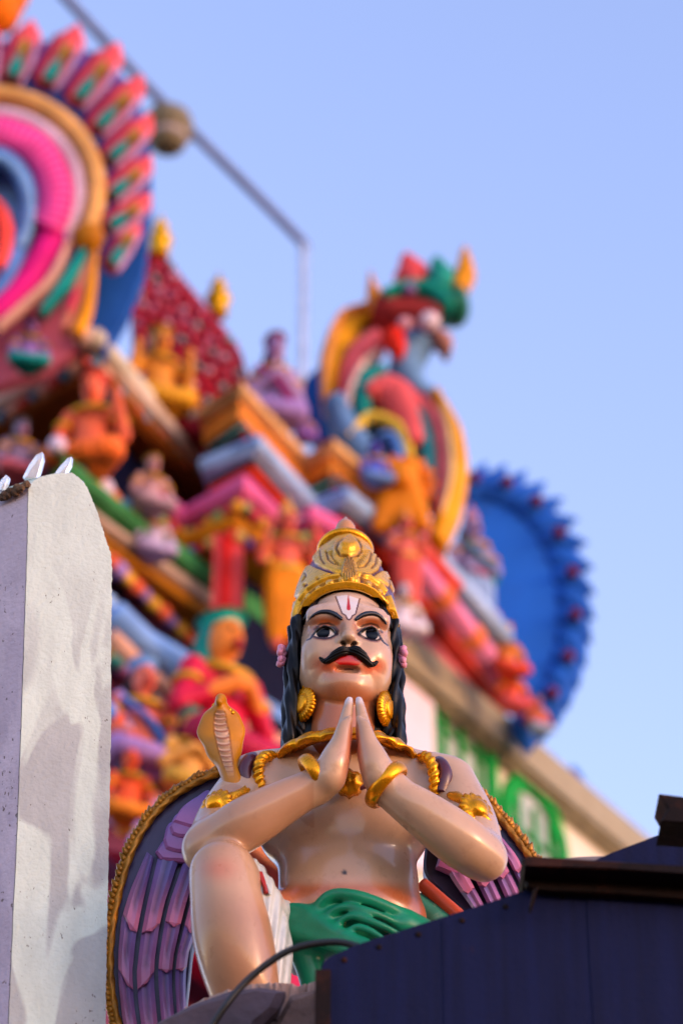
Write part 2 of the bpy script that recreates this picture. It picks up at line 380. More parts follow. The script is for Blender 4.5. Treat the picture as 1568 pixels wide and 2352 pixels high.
def build_head():
    p = []
    p.append(ell((0, 22, -96), (98, 142, 100), 20))
    p.append(ell((0, -42, -72), (95, 116, 80), 28))
    p.append(ell((0, -122, -40), (44, 36, 36), 30))
    p.append(ell((-50, -42, -34), (38, 42, 36), 25)); p.append(ell((50, -42, -34), (38, 42, 36), 25))     # cheeks
    p.append(ell((0, 52, -22), (80, 26, 24), 25))                                                        # brow
    for s in (-1, 1):
        p.append(ell((s * 53, 6, 18), (34, 19, 17), 14, '-'))                                            # socket
        p.append(ell((s * 54, 0, -12), (31, 17, 17), 4))                                                 # eyeball
    p += chain([(0, 40, -2), (0, 12, 8), (0, -14, 20), (0, -27, 29)], [11, 9, 11, 13], 10)               # nose
    p.append(ell((0, -30, 30), (13, 11, 12), 6))
    for s in (-1, 1):
        p.append(ell((s * 17, -36, 17), (10, 10, 12), 6))
        p.append(ell((s * 9.5, -46, 22), (5.2, 7, 7), 3, '-'))
    p.append(ell((0, -74, -4), (44, 32, 17), 22))                                                        # muzzle
    for s in (-1, 1):
        p += chain([(0, -70, 14), (s * 14, -71, 13), (s * 30, -78, 6)], [7, 7.5, 3], 5)
        p += chain([(0, -88, 12), (s * 14, -87, 11), (s * 27, -81, 6)], [8, 7.5, 3], 5)
    p += chain([(-30, -79, 11), (0, -78.5, 21), (30, -79, 11)], [2, 3, 2], 3, '-')
    p.append(ell((0, -104, 9), (24, 8, 8), 10, '-'))
    for s, pts in ((-1, [(725, 535), (670, 478), (590, 448), (510, 478), (455, 550), (400, 600)]),
                   (1, [(985, 538), (1050, 480), (1130, 456), (1190, 490), (1228, 575), (1275, 635)])):
        q = [hq(*F_(*a), 6) for a in pts]
        zz = [2, 7, 7, 2, -8, -20]
        q = [np.array([a[0], a[1], z]) for a, z in zip(q, zz)]
        p += chain(q, [2.5, 3.6, 3.8, 3.6, 3, 2], 3)
        lw = [(725, 540), (660, 575), (590, 586), (510, 575), (455, 560)] if s < 0 else [(985, 540), (1060, 585), (1130, 606), (1190, 606), (1228, 590)]
        q = [hq(*F_(*a), 3) for a in lw]; q = [np.array([a[0], a[1], z]) for a, z in zip(q, [0, 3, 3, -2, -8])]
        p += chain(q, [2, 2.6, 2.8, 2.6, 2], 3)
    p.append(cap((0, -90, -95), (0, -290, -100), 69, 72, 12))                                            # neck
    V, F = sculpt(p, 1.7); V = relax(V, F, 1)
    W = to_world(V); u, v = proj(W)
    front = V[:, 2] > -75
    c = np.tile(np.array(lin((204, 172, 142))), (len(V), 1))
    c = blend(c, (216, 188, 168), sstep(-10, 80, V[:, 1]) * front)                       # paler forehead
    c = blend(c, (176, 104, 58), sstep(-108, -160, V[:, 1]) * 0.85)                      # warm light and shade under the chin, put into the skin paint
    for (a, b, r1, r2, w) in ((640, 905, 34, 22, .8), (1120, 905, 34, 22, .8), (600, 880, 22, 14, .5), (1150, 900, 20, 14, .5)):
        uu, vv = F_(a, b); c = blend(c, (224, 98, 34), w * np.exp(-(((u - uu) / r1) ** 2 + ((v - vv) / r2) ** 2)) * front)
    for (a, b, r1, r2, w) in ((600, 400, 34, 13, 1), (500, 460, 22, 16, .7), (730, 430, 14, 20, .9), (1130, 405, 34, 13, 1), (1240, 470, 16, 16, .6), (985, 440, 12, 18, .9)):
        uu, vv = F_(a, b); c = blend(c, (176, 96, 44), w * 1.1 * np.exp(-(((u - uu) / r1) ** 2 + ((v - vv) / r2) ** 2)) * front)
    def fr(x): return np.where(front, x, 0)
    # eyes
    for pol, ir, r, lid, low, wing in (
        ([(455, 560), (500, 495), (590, 455), (680, 475), (728, 535), (660, 570), (580, 580), (500, 572)], (572, 515), 15.8,
         [(728, 535), (680, 472), (590, 450), (505, 487), (455, 556), (430, 590), (385, 610)], [(455, 562), (510, 582), (590, 592), (660, 580), (728, 538)],
         [(475, 485), (545, 425), (640, 415), (705, 450), (745, 505)]),
        ([(985, 538), (1050, 490), (1130, 465), (1190, 500), (1226, 585), (1190, 603), (1110, 595), (1040, 570)], (1138, 530), 15.4,
         [(985, 538), (1050, 484), (1130, 458), (1192, 492), (1228, 580), (1265, 630), (1318, 672)], [(985, 542), (1050, 580), (1120, 606), (1190, 612), (1228, 592)],
         [(970, 500), (1030, 440), (1120, 418), (1195, 440), (1250, 520)])):
        ins = in_poly(u, v, Fl(pol)) & front
        d, t = d_line(u, v, Fl(low)); c = blend(c, (120, 40, 34), fr(0.8 * sstep(7, 2, d)))
        d, t = d_line(u, v, Fl(wing)); c = blend(c, (66, 34, 22), fr(0.85 * sstep(3.6, 1.6, d)))
        c = blend(c, (236, 218, 200), ins * 1.0)
        iu, iv = F_(*ir); iris_mask.append(ins & (np.hypot(u - iu, v - iv) < r + .3)); c = blend(c, (14, 11, 12), ins * sstep(r + .8, r - .8, np.hypot(u - iu, v - iv)))
        d, t = d_line(u, v, Fl(lid)); c = blend(c, (20, 16, 18), fr(sstep(5.2 - 3.0 * t, 3.6 - 3.0 * t, d)))
        d, t = d_line(u, v, Fl(low)); c = blend(c, (52, 18, 20), fr(sstep(2.9, 1.3, d)))
    # mouth
    lip = in_poly(u, v, Fl([(690, 850), (760, 800), (870, 770), (960, 800), (1035, 860), (980, 895), (870, 905), (760, 892)])) & front
    c = blend(c, (214, 14, 8), lip * 1.0)
    lip2 = in_poly(u, v, Fl([(735, 896), (870, 908), (985, 890), (960, 935), (870, 955), (780, 940)])) & front
    c = blend(c, (186, 112, 72), lip2 * 0.9)
    d, t = d_line(u, v, Fl([(820, 945), (870, 938), (915, 948)])); c = blend(c, (84, 34, 22), fr(0.8 * sstep(2.6, 1, d)))
    # nose shadow paint round the nostrils
    for a, b in ((800, 638), (935, 642)):
        uu, vv = F_(a, b); c = blend(c, (40, 22, 14), fr(sstep(8.5, 5, np.hypot(u - uu, (v - vv) * 1.2))))
    uu, vv = F_(860, 610); c = blend(c, (120, 80, 36), fr(0.75 * np.exp(-(((u - uu) / 11) ** 2 + ((v - vv) / 7) ** 2))))
    # forehead mark
    tw = in_poly(u, v, Fl([(722, 108), (845, 88), (985, 135), (948, 305), (905, 330), (870, 372), (838, 330), (795, 300)])) & front
    c = blend(c, (232, 224, 224), tw * 1.0)
    for ln in ([(718, 112), (790, 300), (832, 325), (850, 365), (872, 376), (893, 362), (908, 330), (945, 310), (992, 135)],):
        d, t = d_line(u, v, Fl(ln)); c = blend(c, (92, 38, 34), fr(sstep(2.2, 1.1, d)))
    d, t = d_line(u, v, Fl([(862, 85), (866, 245)])); c = blend(c, (200, 8, 34), fr(sstep(1.4 + 4.0 * t, -0.2 + 4.0 * t, d)))
    # little stains
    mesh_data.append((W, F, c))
    k = V[:, 2] > -100; head_front.append((V[k], u[k], v[k]))
mesh_data = []; head_front = []; iris_mask = []
build_head()
def hs(u, v, lift=0.0):                      # head coordinates of the face surface under a pixel
    V, uu, vv = head_front[0]; d = np.hypot(uu - u, vv - v); k = d < 2.6
    if not k.any(): k = d <= d.min() + .5
    z = np.percentile(V[k, 2], 80); return hq(u, v, z + lift)

# ---- body: one continuous sculpted surface
def build_body():
    p = []
    p.append(egg(800, 1850, 30, 205, 118, 130, 0.03))                # chest
    p.append(egg(788, 1930, 20, 190, 116, 90, 0.05)); p.append(egg(800, 2020, 12, 160, 118, 100, 0.05))                # belly
    p.append(egg(802, 2110, 25, 178, 128, 90, 0.05))                 # hips
    p += limb([(640, 1790, 25, 70), (800, 1770, 40, 80), (968, 1795, 25, 70)], 0.04)
    p += limb([(793, 1640, 5, 66), (795, 1760, 22, 78)], 0.03)       # neck root
    for s, u in ((-1, 722), (1, 884)):
        p.append(egg(u, 1878, -62, 74, 34, 52, 0.045))               # chest muscles
    # arms: image left, then right
    p += limb([(585, 1800, 20, 72), (520, 1880, -60, 66), (482, 1950, -140, 58)], 0.03)
    p += limb([(478, 1948, -140, 55), (560, 1895, -185, 62), (660, 1838, -205, 50), (735, 1800, -215, 39)], 0.025)
    p += limb([(1025, 1805, 20, 70), (1075, 1890, -50, 65), (1108, 1968, -125, 52)], 0.03)
    p += limb([(1112, 1974, -128, 46), (1060, 1935, -165, 62), (965, 1865, -205, 53), (890, 1814, -215, 40)], 0.025)
    # hands pressed together
    for s in (-1, 1):
        cu = 813
        X = lambda d: cu + s * d
        p += limb([(X(84), 1806, -215, 38), (X(54), 1768, -218, 37), (X(36), 1738, -222, 29)], 0.02)
        p += limb([(X(56), 1785, -240, 38), (X(44), 1745, -250, 34), (X(32), 1708, -250, 23)], 0.015)    # heel of the hand, little-finger side
        p += limb([(X(50), 1775, -200, 30), (X(36), 1735, -195, 24), (X(26), 1700, -190, 18)], 0.015)
        for i, (yy, tip, r) in enumerate(((-258, 1638, 9.5), (-238, 1604, 11), (-218, 1597, 11), (-198, 1612, 10.5))):
            p += limb([(X(32), 1716, yy, 22), (X(23), 1672, yy - 4, 17.5), (X(13), tip + 20, yy - 6, r), (X(10.5), tip + 9, yy - 6, r * 0.78)], 0.006)
        p += limb([(X(34), 1745, -185, 17), (X(20), 1712, -160, 14), (X(14), 1672, -160, 11), (X(12), 1655, -162, 8)], 0.008)   # thumb, chest side
    # raised leg (image left)
    p += limb([(508, 2006, -215, 72), (516, 2050, -222, 80), (534, 2150, -205, 92), (556, 2250, -190, 84), (580, 2340, -160, 66)], 0.03)
    p += limb([(520, 2012, -205, 60), (640, 2120, -20, 60), (720, 2150, 30, 80)], 0.04)
    # folded leg (image right)
    p += limb([(890, 2190, 20, 80), (1010, 2260, -120, 80), (1020, 2330, -150, 70)], 0.04)
    p.append(egg(792, 2005, -118, 6, 14, 6, 0.004, '-'))             # navel
    V, F = sculpt(p, 0.0042); V = relax(V, F, 6)
    # the head is its own surface above the collar; close belly fold by paint only
    u, v = proj(V); yb = (V[:, 1] - Y0) * 1000
    c = np.tile(np.array(lin((204, 172, 142))), (len(V), 1))
    g = lambda uu, vv, ru, rv: np.exp(-(((u - uu) / ru) ** 2 + ((v - vv) / rv) ** 2))
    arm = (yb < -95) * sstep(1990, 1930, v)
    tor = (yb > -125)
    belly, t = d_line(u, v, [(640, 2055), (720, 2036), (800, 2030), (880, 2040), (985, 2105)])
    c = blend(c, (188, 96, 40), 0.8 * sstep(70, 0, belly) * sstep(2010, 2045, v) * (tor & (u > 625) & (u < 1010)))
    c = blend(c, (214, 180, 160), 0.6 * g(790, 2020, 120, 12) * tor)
    c = blend(c, (30, 16, 12), sstep(8, 5, np.hypot(u - 791, (v - 2004) * 1.15)) * tor)
    seam = np.abs(u - 813)
    hand = (yb < -150) & (v < 1830) & (np.abs(u - 813) < 110)
    c = blend(c, (226, 92, 40), hand * sstep(20, 2, seam) * sstep(1630, 1720, v) * 0.9)
    c = blend(c, (216, 128, 92), hand * sstep(46, 10, seam) * sstep(1640, 1760, v) * 0.5)
    c = blend(c, (232, 224, 226), hand * sstep(1622, 1604, v) * 0.8)
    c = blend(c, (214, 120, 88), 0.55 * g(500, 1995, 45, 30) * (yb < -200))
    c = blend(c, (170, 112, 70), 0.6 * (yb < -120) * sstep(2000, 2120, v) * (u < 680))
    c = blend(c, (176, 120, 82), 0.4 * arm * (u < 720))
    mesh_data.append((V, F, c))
build_body()
_n = 0; _V = []; _F = []; _C = []
for V_, Fq, c_ in mesh_data:
    _V.append(V_); _F.append(Fq + _n); _C.append(c_); _n += len(V_)
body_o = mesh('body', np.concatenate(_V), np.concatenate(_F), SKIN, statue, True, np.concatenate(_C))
body_o.data.materials.append(mat('iris_enamel', (9, 8, 9), rough=0.16, coat=0.0, spec=0.22, vary=0.0, bump=0))
_im = np.zeros(_n, bool); _im[:len(iris_mask[0])] = iris_mask[0] | iris_mask[1]
_lv = np.zeros(len(body_o.data.loops), np.int32); body_o.data.loops.foreach_get('vertex_index', _lv)
body_o.data.polygons.foreach_set('material_index', _im[_lv].reshape(-1, 4).all(1).astype(np.int32))

# ---- eyebrows and moustache
def face_tube(pts, rs, z, name, m, seg=10, flat=0.6, n=6, lobes=0, lobe=0.0):
    q = [hs(*F_(*a), zz) for a, zz in zip(pts, z)]
    c = catmull(q, n); r = np.interp(np.linspace(0, 1, len(c)), np.linspace(0, 1, len(rs)), rs)
    V, F = tube(c, r, seg, flat=flat, up=(0, 0, 1), lobes=lobes, lobe=lobe)
    return mesh(name, to_world(np.array(V)), F, m, statue)
BROW = mat('brow_enamel', (16, 20, 38), rough=0.3, coat=0.2, vary=0.2)
face_tube([(392, 402), (450, 332), (540, 286), (640, 284), (720, 318), (795, 372)], [1, 3.2, 4.8, 6.0, 6.2, 4.0], [0, 0.5, 1, 1, 1, 0], 'eyebrow', BROW, flat=0.7)
face_tube([(1325, 500), (1285, 400), (1215, 325), (1130, 300), (1030, 318), (942, 378)], [1, 3.2, 4.8, 6.0, 6.2, 4.0], [0, 0.5, 1, 1, 1, 0], 'eyebrow', BROW, flat=0.7)
def build_moustache():
    p = []
    L = [((868, 722), 5, 9), ((800, 738), 4, 10.4), ((725, 772), 4, 9.6), ((665, 818), 3, 7.4), ((620, 848), 3, 5.4), ((578, 848), 4, 4.2), ((542, 818), 6, 2.4)]
    Rr = [((868, 722), 5, 9), ((945, 732), 4, 10.4), ((1020, 785), 4, 9.6), ((1070, 842), 3, 7.4), ((1110, 882), 3, 5.4), ((1152, 892), 4, 4.2), ((1190, 860), 6, 2.4)]
    for s in (L, Rr):
        q = np.array([hs(*F_(*a), z) for a, z, r in s])
        q[1:-1, 2] = np.maximum(q[1:-1, 2], (q[:-2, 2] + q[2:, 2]) / 2 - 1); q[0, 2] = 22
        p += chain(q, [r for a, z, r in s], 5)
    V, F = sculpt(p, 1.4)
    side = np.abs(V[:, 0]); ph = side * 0.32 + V[:, 1] * 0.75
    n = np.zeros_like(V); n[:, 2] = 1
    V = V + n * (1.0 * np.sin(ph * 1.4))[:, None]
    mesh('moustache', to_world(V), F, HAIR, statue)
build_moustache()

# ---- hair: back mass, hairline band, braided locks
hq_ = []
p = [ell((0, 10, -125), (104, 140, 95), 20), cap((-58, -60, -135), (-70, -270, -150), 56, 52, 30), cap((50, -60, -135), (62, -275, -150), 56, 52, 30), cap((0, -60, -140), (0, -260, -160), 80, 90, 30)]
V, F = sculpt(p, 4.0); mesh('hair', to_world(V), F, HAIR, statue)
arc = [(322, 520), (345, 430), (385, 335), (440, 240), (525, 150), (620, 92), (710, 62), (865, 48), (1040, 70), (1140, 112), (1215, 175), (1290, 290), (1330, 400), (1355, 520)]
zz = [-3] * 14
face_tube(arc, [5] * 14, zz, 'hairline', HAIR, n=4, flat=1.0)
def lock(pts, r0, r1, ph, tw=.42, name='braided_lock'):
    q = catmull(pts, 22); n = len(q); t = np.linspace(0, 1, n)
    r = (r0 + (r1 - r0) * t) * (0.95 + 0.08 * np.sin(t * 30 + ph)) * np.minimum(1, .5 + 8 * (1 - t))
    V, F = tube(q, r, 24, up=(0, 1, 0), lobes=3, lobe=.24, twist=tw); return mesh(name, to_world(np.array(V)), F, HAIR, statue)
for side, spec in ((-1, [([(684, 1418), (677, 1500), (671, 1600), (664, 1722)], -58, 17, 19), ([(676, 1440), (666, 1540), (662, 1630), (668, 1722)], -84, 17, 20), ([(690, 1500), (684, 1600), (686, 1660), (690, 1722)], -72, 15, 20)]),
                   (1, [([(904, 1425), (905, 1500), (908, 1600), (922, 1730)], -58, 15, 17), ([(908, 1440), (914, 1540), (916, 1630), (912, 1726)], -84, 16, 18), ([(896, 1500), (898, 1600), (896, 1660), (892, 1722)], -72, 15, 20)])):
    for i, (pp, z0, r0, r1) in enumerate(spec):
        lock([hq(a, b, z0 - 4 * k) for k, (a, b) in enumerate(pp)], r0 * .8, r1 * .8, i * 1.7, side * (.34 + .05 * i))

# ---- flowers behind the ears
def flower(u, v, z, side):
    e = MB(); c = hq(u, v, z)
    for i in range(7):
        a = i * 2 * math.pi / 7; d = np.array([0.35 * side * math.cos(a), math.sin(a), 0.6 * math.cos(a)])
        V, F = lathe([(1, -2), (6, 2), (8, 8), (5, 14), (1, 16)], (0, 0, 0), d, 8); e.add([to_world(c + q * np.array([1.0, 1.4, 1.2]) + d * 6) for q in np.array(V)], F)
    for dy, s in ((-17, .8), (15, .7)):
        V, F = lathe([(1, -7), (8, -3), (9, 3), (4, 8), (1, 9)], (0, 0, 0), (side * .7, .2, .7), 9)
        e.add([to_world(c + q * s * 1.3 + np.array([side * 4, dy * 1.4, 0])) for q in np.array(V)], F)
    e.build('flower', PINKF, statue)
flower(648, 1505, -78, -1); flower(922, 1507, -66, 1)

# ---- earrings
def earring(u, v, z, n, r, name='earring'):
    c = hq(u, v, z); teeth = lambda i, a: 1 + (0.07 * math.cos(26 * a) if i in (2, 3, 4, 5) else 0)
    V, F = lathe([(r * .5, -9), (r * .9, -8), (r, -3), (r, 1), (r * .95, 5), (r * .62, 10), (r * .56, 8), (r * .54, 12), (r * .48, 14), (r * .3, 14.5), (0.5, 15)], c, n, 78, teeth=teeth)
    o = mesh(name, to_world(np.array(V)), F, GOLD, statue)
    V, F = tube([hq(u + (6 if n[0] < 0 else -6), v - 60, z), hq(u + (3 if n[0] < 0 else -3), v - 36, z)], [5, 7], 8); mesh('hook', to_world(np.array(V)), F, GOLD, o)
earring(696, 1620, -62, np.array([-0.80, -0.1, 0.6]), 40); earring(887, 1630, -62, np.array([0.88, -0.1, 0.48]), 41)

# ---- crown: dense carved surface, leaning back
CB = hp(0, 58, -92)
def tilt(h): return rad(38 - 20 * min(1, max(0, h / 330.0)))
def crown_frame(h):                          # centre, up and front of the crown at height h along its curved axis
    c = np.zeros(3); n = 40
    for k in range(n):
        a = tilt(h * (k + .5) / n); c += (HU * math.cos(a) - HF * math.sin(a)) * (h / n)
    a = tilt(h); return CB + HS * c, HU * math.cos(a) - HF * math.sin(a), HF * math.cos(a) + HU * math.sin(a)
def crown():
    prof = [(110, -6), (119, 0), (120, 14), (119, 30), (122, 60), (122, 105), (120, 150), (114, 200), (105, 248), (92, 292), (78, 328), (66, 356), (58, 380)]
    s = np.linspace(0, 1, 150); tt = np.linspace(0, 1, len(prof)); R = np.interp(s, tt, [a for a, b in prof]); Hh = np.interp(s, tt, [b for a, b in prof])
    R = np.convolve(np.pad(R, 6, 'edge'), np.ones(13) / 13, 'valid')
    na = 420; A = np.linspace(0, 2 * math.pi, na, endpoint=False)
    fr = [crown_frame(h) for h in Hh]; cen = np.array([f[0] for f in fr]); cf = np.array([f[2] for f in fr])
    N_ = np.cos(A)[None, :, None] * HX + np.sin(A)[None, :, None] * cf[:, None, :]
    P_ = cen[:, None, :] + HS * R[:, None, None] * N_
    u, v = proj(P_); front = (np.sin(A)[None, :] > -0.25) & np.ones_like(u, bool)
    C = lambda a, b: (595.8 + 0.26 * a, 1129 + 0.26 * b)
    K = lambda a, b: (627.2 + 0.2 * a, 1160.3 + 0.2 * b)         # second sheet, of the crown only
    rel = np.zeros_like(u); pur = np.zeros_like(u); dark = np.zeros_like(u)
    def ridge(pts, w, h, sheet=K):
        nonlocal rel
        d, t = d_line(u, v, [sheet(*q) for q in pts]); rel = np.maximum(rel, h * sstep(w, w * 0.25, d))
    def groove(pts, w, h, sheet=K):
        nonlocal rel, dark
        d, t = d_line(u, v, [sheet(*q) for q in pts]); k = sstep(w, w * 0.3, d); rel = rel - h * k; dark = np.maximum(dark, k)
    def pad(pts, h, soft=2.0, sheet=K, dome=0.0):
        nonlocal rel
        q = [sheet(*z) for z in pts]; d, t = d_line(u, v, q + q[:1]); i = in_poly(u, v, q)
        rel = np.where(i, np.maximum(rel, h * sstep(0, soft, d) + dome * sstep(0, 9, d)), rel)
    # ground layer of the upper dome is purple, leaves are gilded
    pur = sstep(0, 1, (Hh[:, None] - 88) / 6) * np.ones_like(u)
    pad([(290, 900), (300, 800), (350, 720), (430, 690), (520, 740), (640, 790), (700, 800), (560, 860), (420, 940), (330, 1040), (250, 1080)], 5, 3)
    pad([(1000, 830), (1120, 840), (1230, 760), (1320, 760), (1370, 850), (1395, 960), (1400, 1060), (1330, 960), (1200, 880)], 5, 3)
    pad([(200, 1130), (240, 970), (290, 930), (280, 1080), (260, 1180), (230, 1300), (210, 1330)], 4, 3)
    pad([(470, 600), (540, 500), (640, 440), (730, 370), (870, 335), (980, 380), (1090, 450), (1130, 560), (1230, 590), (1250, 660), (1210, 760), (1100, 830), (1000, 840), (860, 800), (720, 790), (560, 730), (480, 680)], 6, 3)
    pad([(690, 520), (720, 430), (860, 375), (980, 430), (1020, 520), (1000, 600), (890, 640), (760, 620), (700, 580)], 10, 3, dome=3)
    pad([(750, 560), (790, 480), (862, 405), (940, 480), (980, 560), (930, 600), (860, 612), (790, 600)], 16, 3, dome=9)
    groove([(735, 560), (760, 480), (860, 392), (960, 470), (1000, 560), (960, 610), (860, 628), (770, 610), (735, 560)], 3.2, 6)
    for i in range(9):
        t = i / 8; groove([(690 - 30 * math.sin(t * 3) + 60 * t, 560 + 130 * t), (640 + 110 * t, 575 + 150 * t)], 1.3, 3)
        groove([(1030 + 20 * math.sin(t * 3) - 80 * t, 550 + 130 * t), (1090 - 120 * t, 550 + 190 * t)], 1.3, 3)
    for q in ([(620, 560), (640, 650), (700, 700), (780, 720)], [(550, 530), (560, 640), (600, 700)], [(1110, 560), (1090, 660), (1040, 730), (970, 745)], [(1165, 600), (1160, 690), (1110, 750)],
              [(480, 690), (560, 750), (680, 790)], [(1230, 640), (1200, 760), (1110, 820), (1000, 830)], [(380, 790), (395, 830), (360, 880)], [(1310, 860), (1320, 930), (1350, 990)]):
        groove(q, 3.0, 4)
    pad([(820, 630), (910, 630), (970, 870), (900, 920), (850, 920), (770, 850)], 13, 3)
    for i in range(7):
        t = i / 6; groove([(835 + 60 * t, 645), (785 + 165 * t, 865 + 40 * math.sin(t * 3.1))], 1.4, 4)
    # hem: twin cords with bosses
    hem = [(255, 1380), (262, 1250), (310, 1110), (400, 985), (520, 900), (640, 850), (760, 830)]
    hemr = [(960, 800), (1090, 840), (1210, 920), (1300, 1040), (1350, 1170), (1380, 1300), (1390, 1400)]
    ridge(hem, 4, 8); ridge(hemr, 4, 8)
    low = [(300, 1440), (330, 1290), (400, 1140), (510, 1030), (640, 965), (780, 940), (870, 935), (1010, 955), (1130, 1010), (1230, 1110), (1310, 1250), (1345, 1390)]
    ridge(low, 4.5, 9)
    for a, b, rx, ry, ro in ((660, 915, 62, 28, -.25), (540, 985, 48, 24, -.55), (430, 1070, 46, 24, -.85), (350, 1200, 50, 20, -1.15), (790, 885, 50, 30, -.1), (940, 880, 62, 30, .1), (1080, 930, 50, 26, .4), (1200, 1020, 46, 22, .8), (1270, 1140, 44, 20, 1.1), (1330, 1270, 44, 18, 1.2)):
        cu, cv = K(a, b); x = (u - cu) * math.cos(ro) + (v - cv) * math.sin(ro); y = -(u - cu) * math.sin(ro) + (v - cv) * math.cos(ro)
        d = np.hypot(x / (rx * .2), y / (ry * .2)); rel = np.maximum(rel, 8 * sstep(1.05, 0.55, d))
    for a, b in ((585, 955), (390, 935), (265, 1085), (730, 905), (1015, 880), (1150, 955), (1300, 1030), (1400, 1230), (1240, 1060), (530, 870)):
        cu, cv = K(a, b); d = np.hypot(u - cu, v - cv); k = sstep(6.5, 3, d); rel = rel * (1 - k); dark = np.maximum(dark, k)
    rel = np.where(front, rel, 4 * np.abs(np.sin(A * 12))[None, :] * np.ones_like(u))
    W = P_ + N_ * (rel * 1.35 * HS)[..., None]
    ns = len(s); idx = np.arange(ns * na).reshape(ns, na); nx = np.roll(idx, -1, 1)
    F = np.stack([idx[:-1], nx[:-1], nx[1:], idx[1:]], -1).reshape(-1, 4)
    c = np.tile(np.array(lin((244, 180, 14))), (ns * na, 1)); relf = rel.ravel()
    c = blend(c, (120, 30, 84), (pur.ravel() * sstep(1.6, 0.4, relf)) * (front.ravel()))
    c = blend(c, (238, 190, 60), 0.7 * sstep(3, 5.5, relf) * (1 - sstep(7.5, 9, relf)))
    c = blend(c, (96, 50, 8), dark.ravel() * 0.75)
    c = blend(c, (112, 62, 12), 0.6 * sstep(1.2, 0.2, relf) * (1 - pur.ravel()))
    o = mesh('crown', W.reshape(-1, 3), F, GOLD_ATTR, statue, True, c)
    cc, cu_, cf_ = crown_frame(374); B3 = np.stack([HX, cf_, cu_])
    V, F = lathe([(54, -4), (56, 4), (60, 10), (66, 13), (69, 18), (70, 24), (68, 29), (60, 32), (40, 35), (16, 38), (15, 52), (19, 56), (18, 64), (16, 70)], (0, 0, 0), (0, 0, 1), 64)
    mesh('crown_lid', cc + HS * (np.array(V) @ B3), F, GOLD, o)
    V, F = lathe([(14, 68), (19, 78), (24, 90), (26, 102), (24, 116), (17, 132), (9, 144), (5, 154), (1, 162)], (0, 0, 0), (0, 0, 1), 40)
    mesh('finial', cc + HS * (np.array(V) @ B3), F, mat('finial_enamel', (206, 150, 96), rough=0.3, coat=0.2), o)
crown()

# ---- collar, pendant, straps, armlets, bracelets
def collar():
    n = 300; cx = S(795, 1738, 10); a, b = rp(112, 1740), rp(92, 1740); th = np.linspace(0, 2 * math.pi, n, endpoint=False); seg = 28; V = []; F = []
    for i, t in enumerate(th):
        d = unit(np.array([math.cos(t) / a, math.sin(t) / b, 0])); c = cx + np.array([a * math.cos(t), b * math.sin(t), 0.0])
        wid = .056 * (1 + .16 * abs(math.sin(t * 8)) ** .6)
        for k in range(seg):
            f = k / (seg // 2) if k <= seg // 2 else 2 - k / (seg // 2)          # 0 inner rim .. 1 outer rim, top then underside
            top = 1 if k <= seg // 2 else -1
            ridge = .0035 * math.sin(f * 22) * (1 if f < .55 else 0) + (.004 * math.sin(t * 16 + 9 * f) if f >= .55 else 0)
            V.append(c + d * wid * f + np.array([0, 0, -.03 * f ** 1.6 + top * (.009 * math.sin(math.pi * min(1, max(0, f))) ** .5 + .003) + top * ridge]))
    for i in range(n):
        j = (i + 1) % n
        for k in range(seg): l = (k + 1) % seg; F.append((i * seg + k, j * seg + k, j * seg + l, i * seg + l))
    mesh('collar', V, F, GOLD, statue)
collar()
V, F = lathe([(.004, -.03), (.02, -.02), (.032, 0), (.024, .016), (.012, .026), (.003, .028)], S(802, 1800, -128), (0, -1, -.5), 20, teeth=lambda i, a: 1 + .1 * math.cos(8 * a))
mesh('pendant', V, F, GOLD, statue)
V, F = tube(catmull([S(742, 1768, -110), S(758, 1796, -122), S(800, 1812, -128), (S(845, 1798, -122)), S(862, 1768, -110)], 10), .009, 10); mesh('pendant_cord', V, F, MAROON, statue)
def strap(pts, r, m, name, lob=True):
    q = catmull([S(*a) for a in pts], 16); V, F = tube(q, r, 14, lobes=2 if lob else 0, lobe=.16 if lob else 0, twist=.9, up=(0, 1, 0)); return mesh(name, V, F, m, statue)
strap([(640, 1742, -10), (612, 1737, -60), (597, 1752, -78), (594, 1782, -72), (600, 1815, -58)], .0125, GOLD, 'shoulder_strap')
strap([(958, 1752, -10), (975, 1738, -60), (990, 1752, -78), (997, 1790, -72), (998, 1825, -58)], .0125, GOLD, 'shoulder_strap')
strap([(588, 1742, 10), (574, 1746, -50), (562, 1772, -66), (568, 1815, -62)], [.016] * 49, MAROON, 'shoulder_sash', False)
strap([(1000, 1750, 10), (1012, 1756, -50), (1022, 1780, -66), (1012, 1822, -62)], [.016] * 49, MAROON, 'shoulder_sash', False)
def armlet(u, v, y, axis, r):
    c = S(u, v, y); V, F = lathe([(r * .3, -.012), (r * .95, -.008), (r, 0), (r * .8, .008), (r * .55, .008), (r * .5, .016), (r * .25, .022), (.001, .023)], c, axis, 60, teeth=lambda i, a: 1 + (.08 * math.cos(14 * a) if i in (1, 2, 3) else 0))
    return mesh('armlet', V, F, GOLD, statue)
a1 = armlet(497, 1848, -128, (-.45, -.85, .1), .038); a2 = armlet(1094, 1862, -118, (.55, -.8, .1), .044)
for (o, q) in ((a1, [(575, 1812, -70), (535, 1832, -112), (490, 1862, -124), (462, 1880, -90)]), (a2, [(1035, 1828, -80), (1070, 1842, -112), (1112, 1884, -118), (1138, 1908, -70)])):
    V, F = tube(catmull([S(*a) for a in q], 10), .012, 10, lobes=3, lobe=.2, twist=.6); mesh('armband', V, F, GOLD, o)
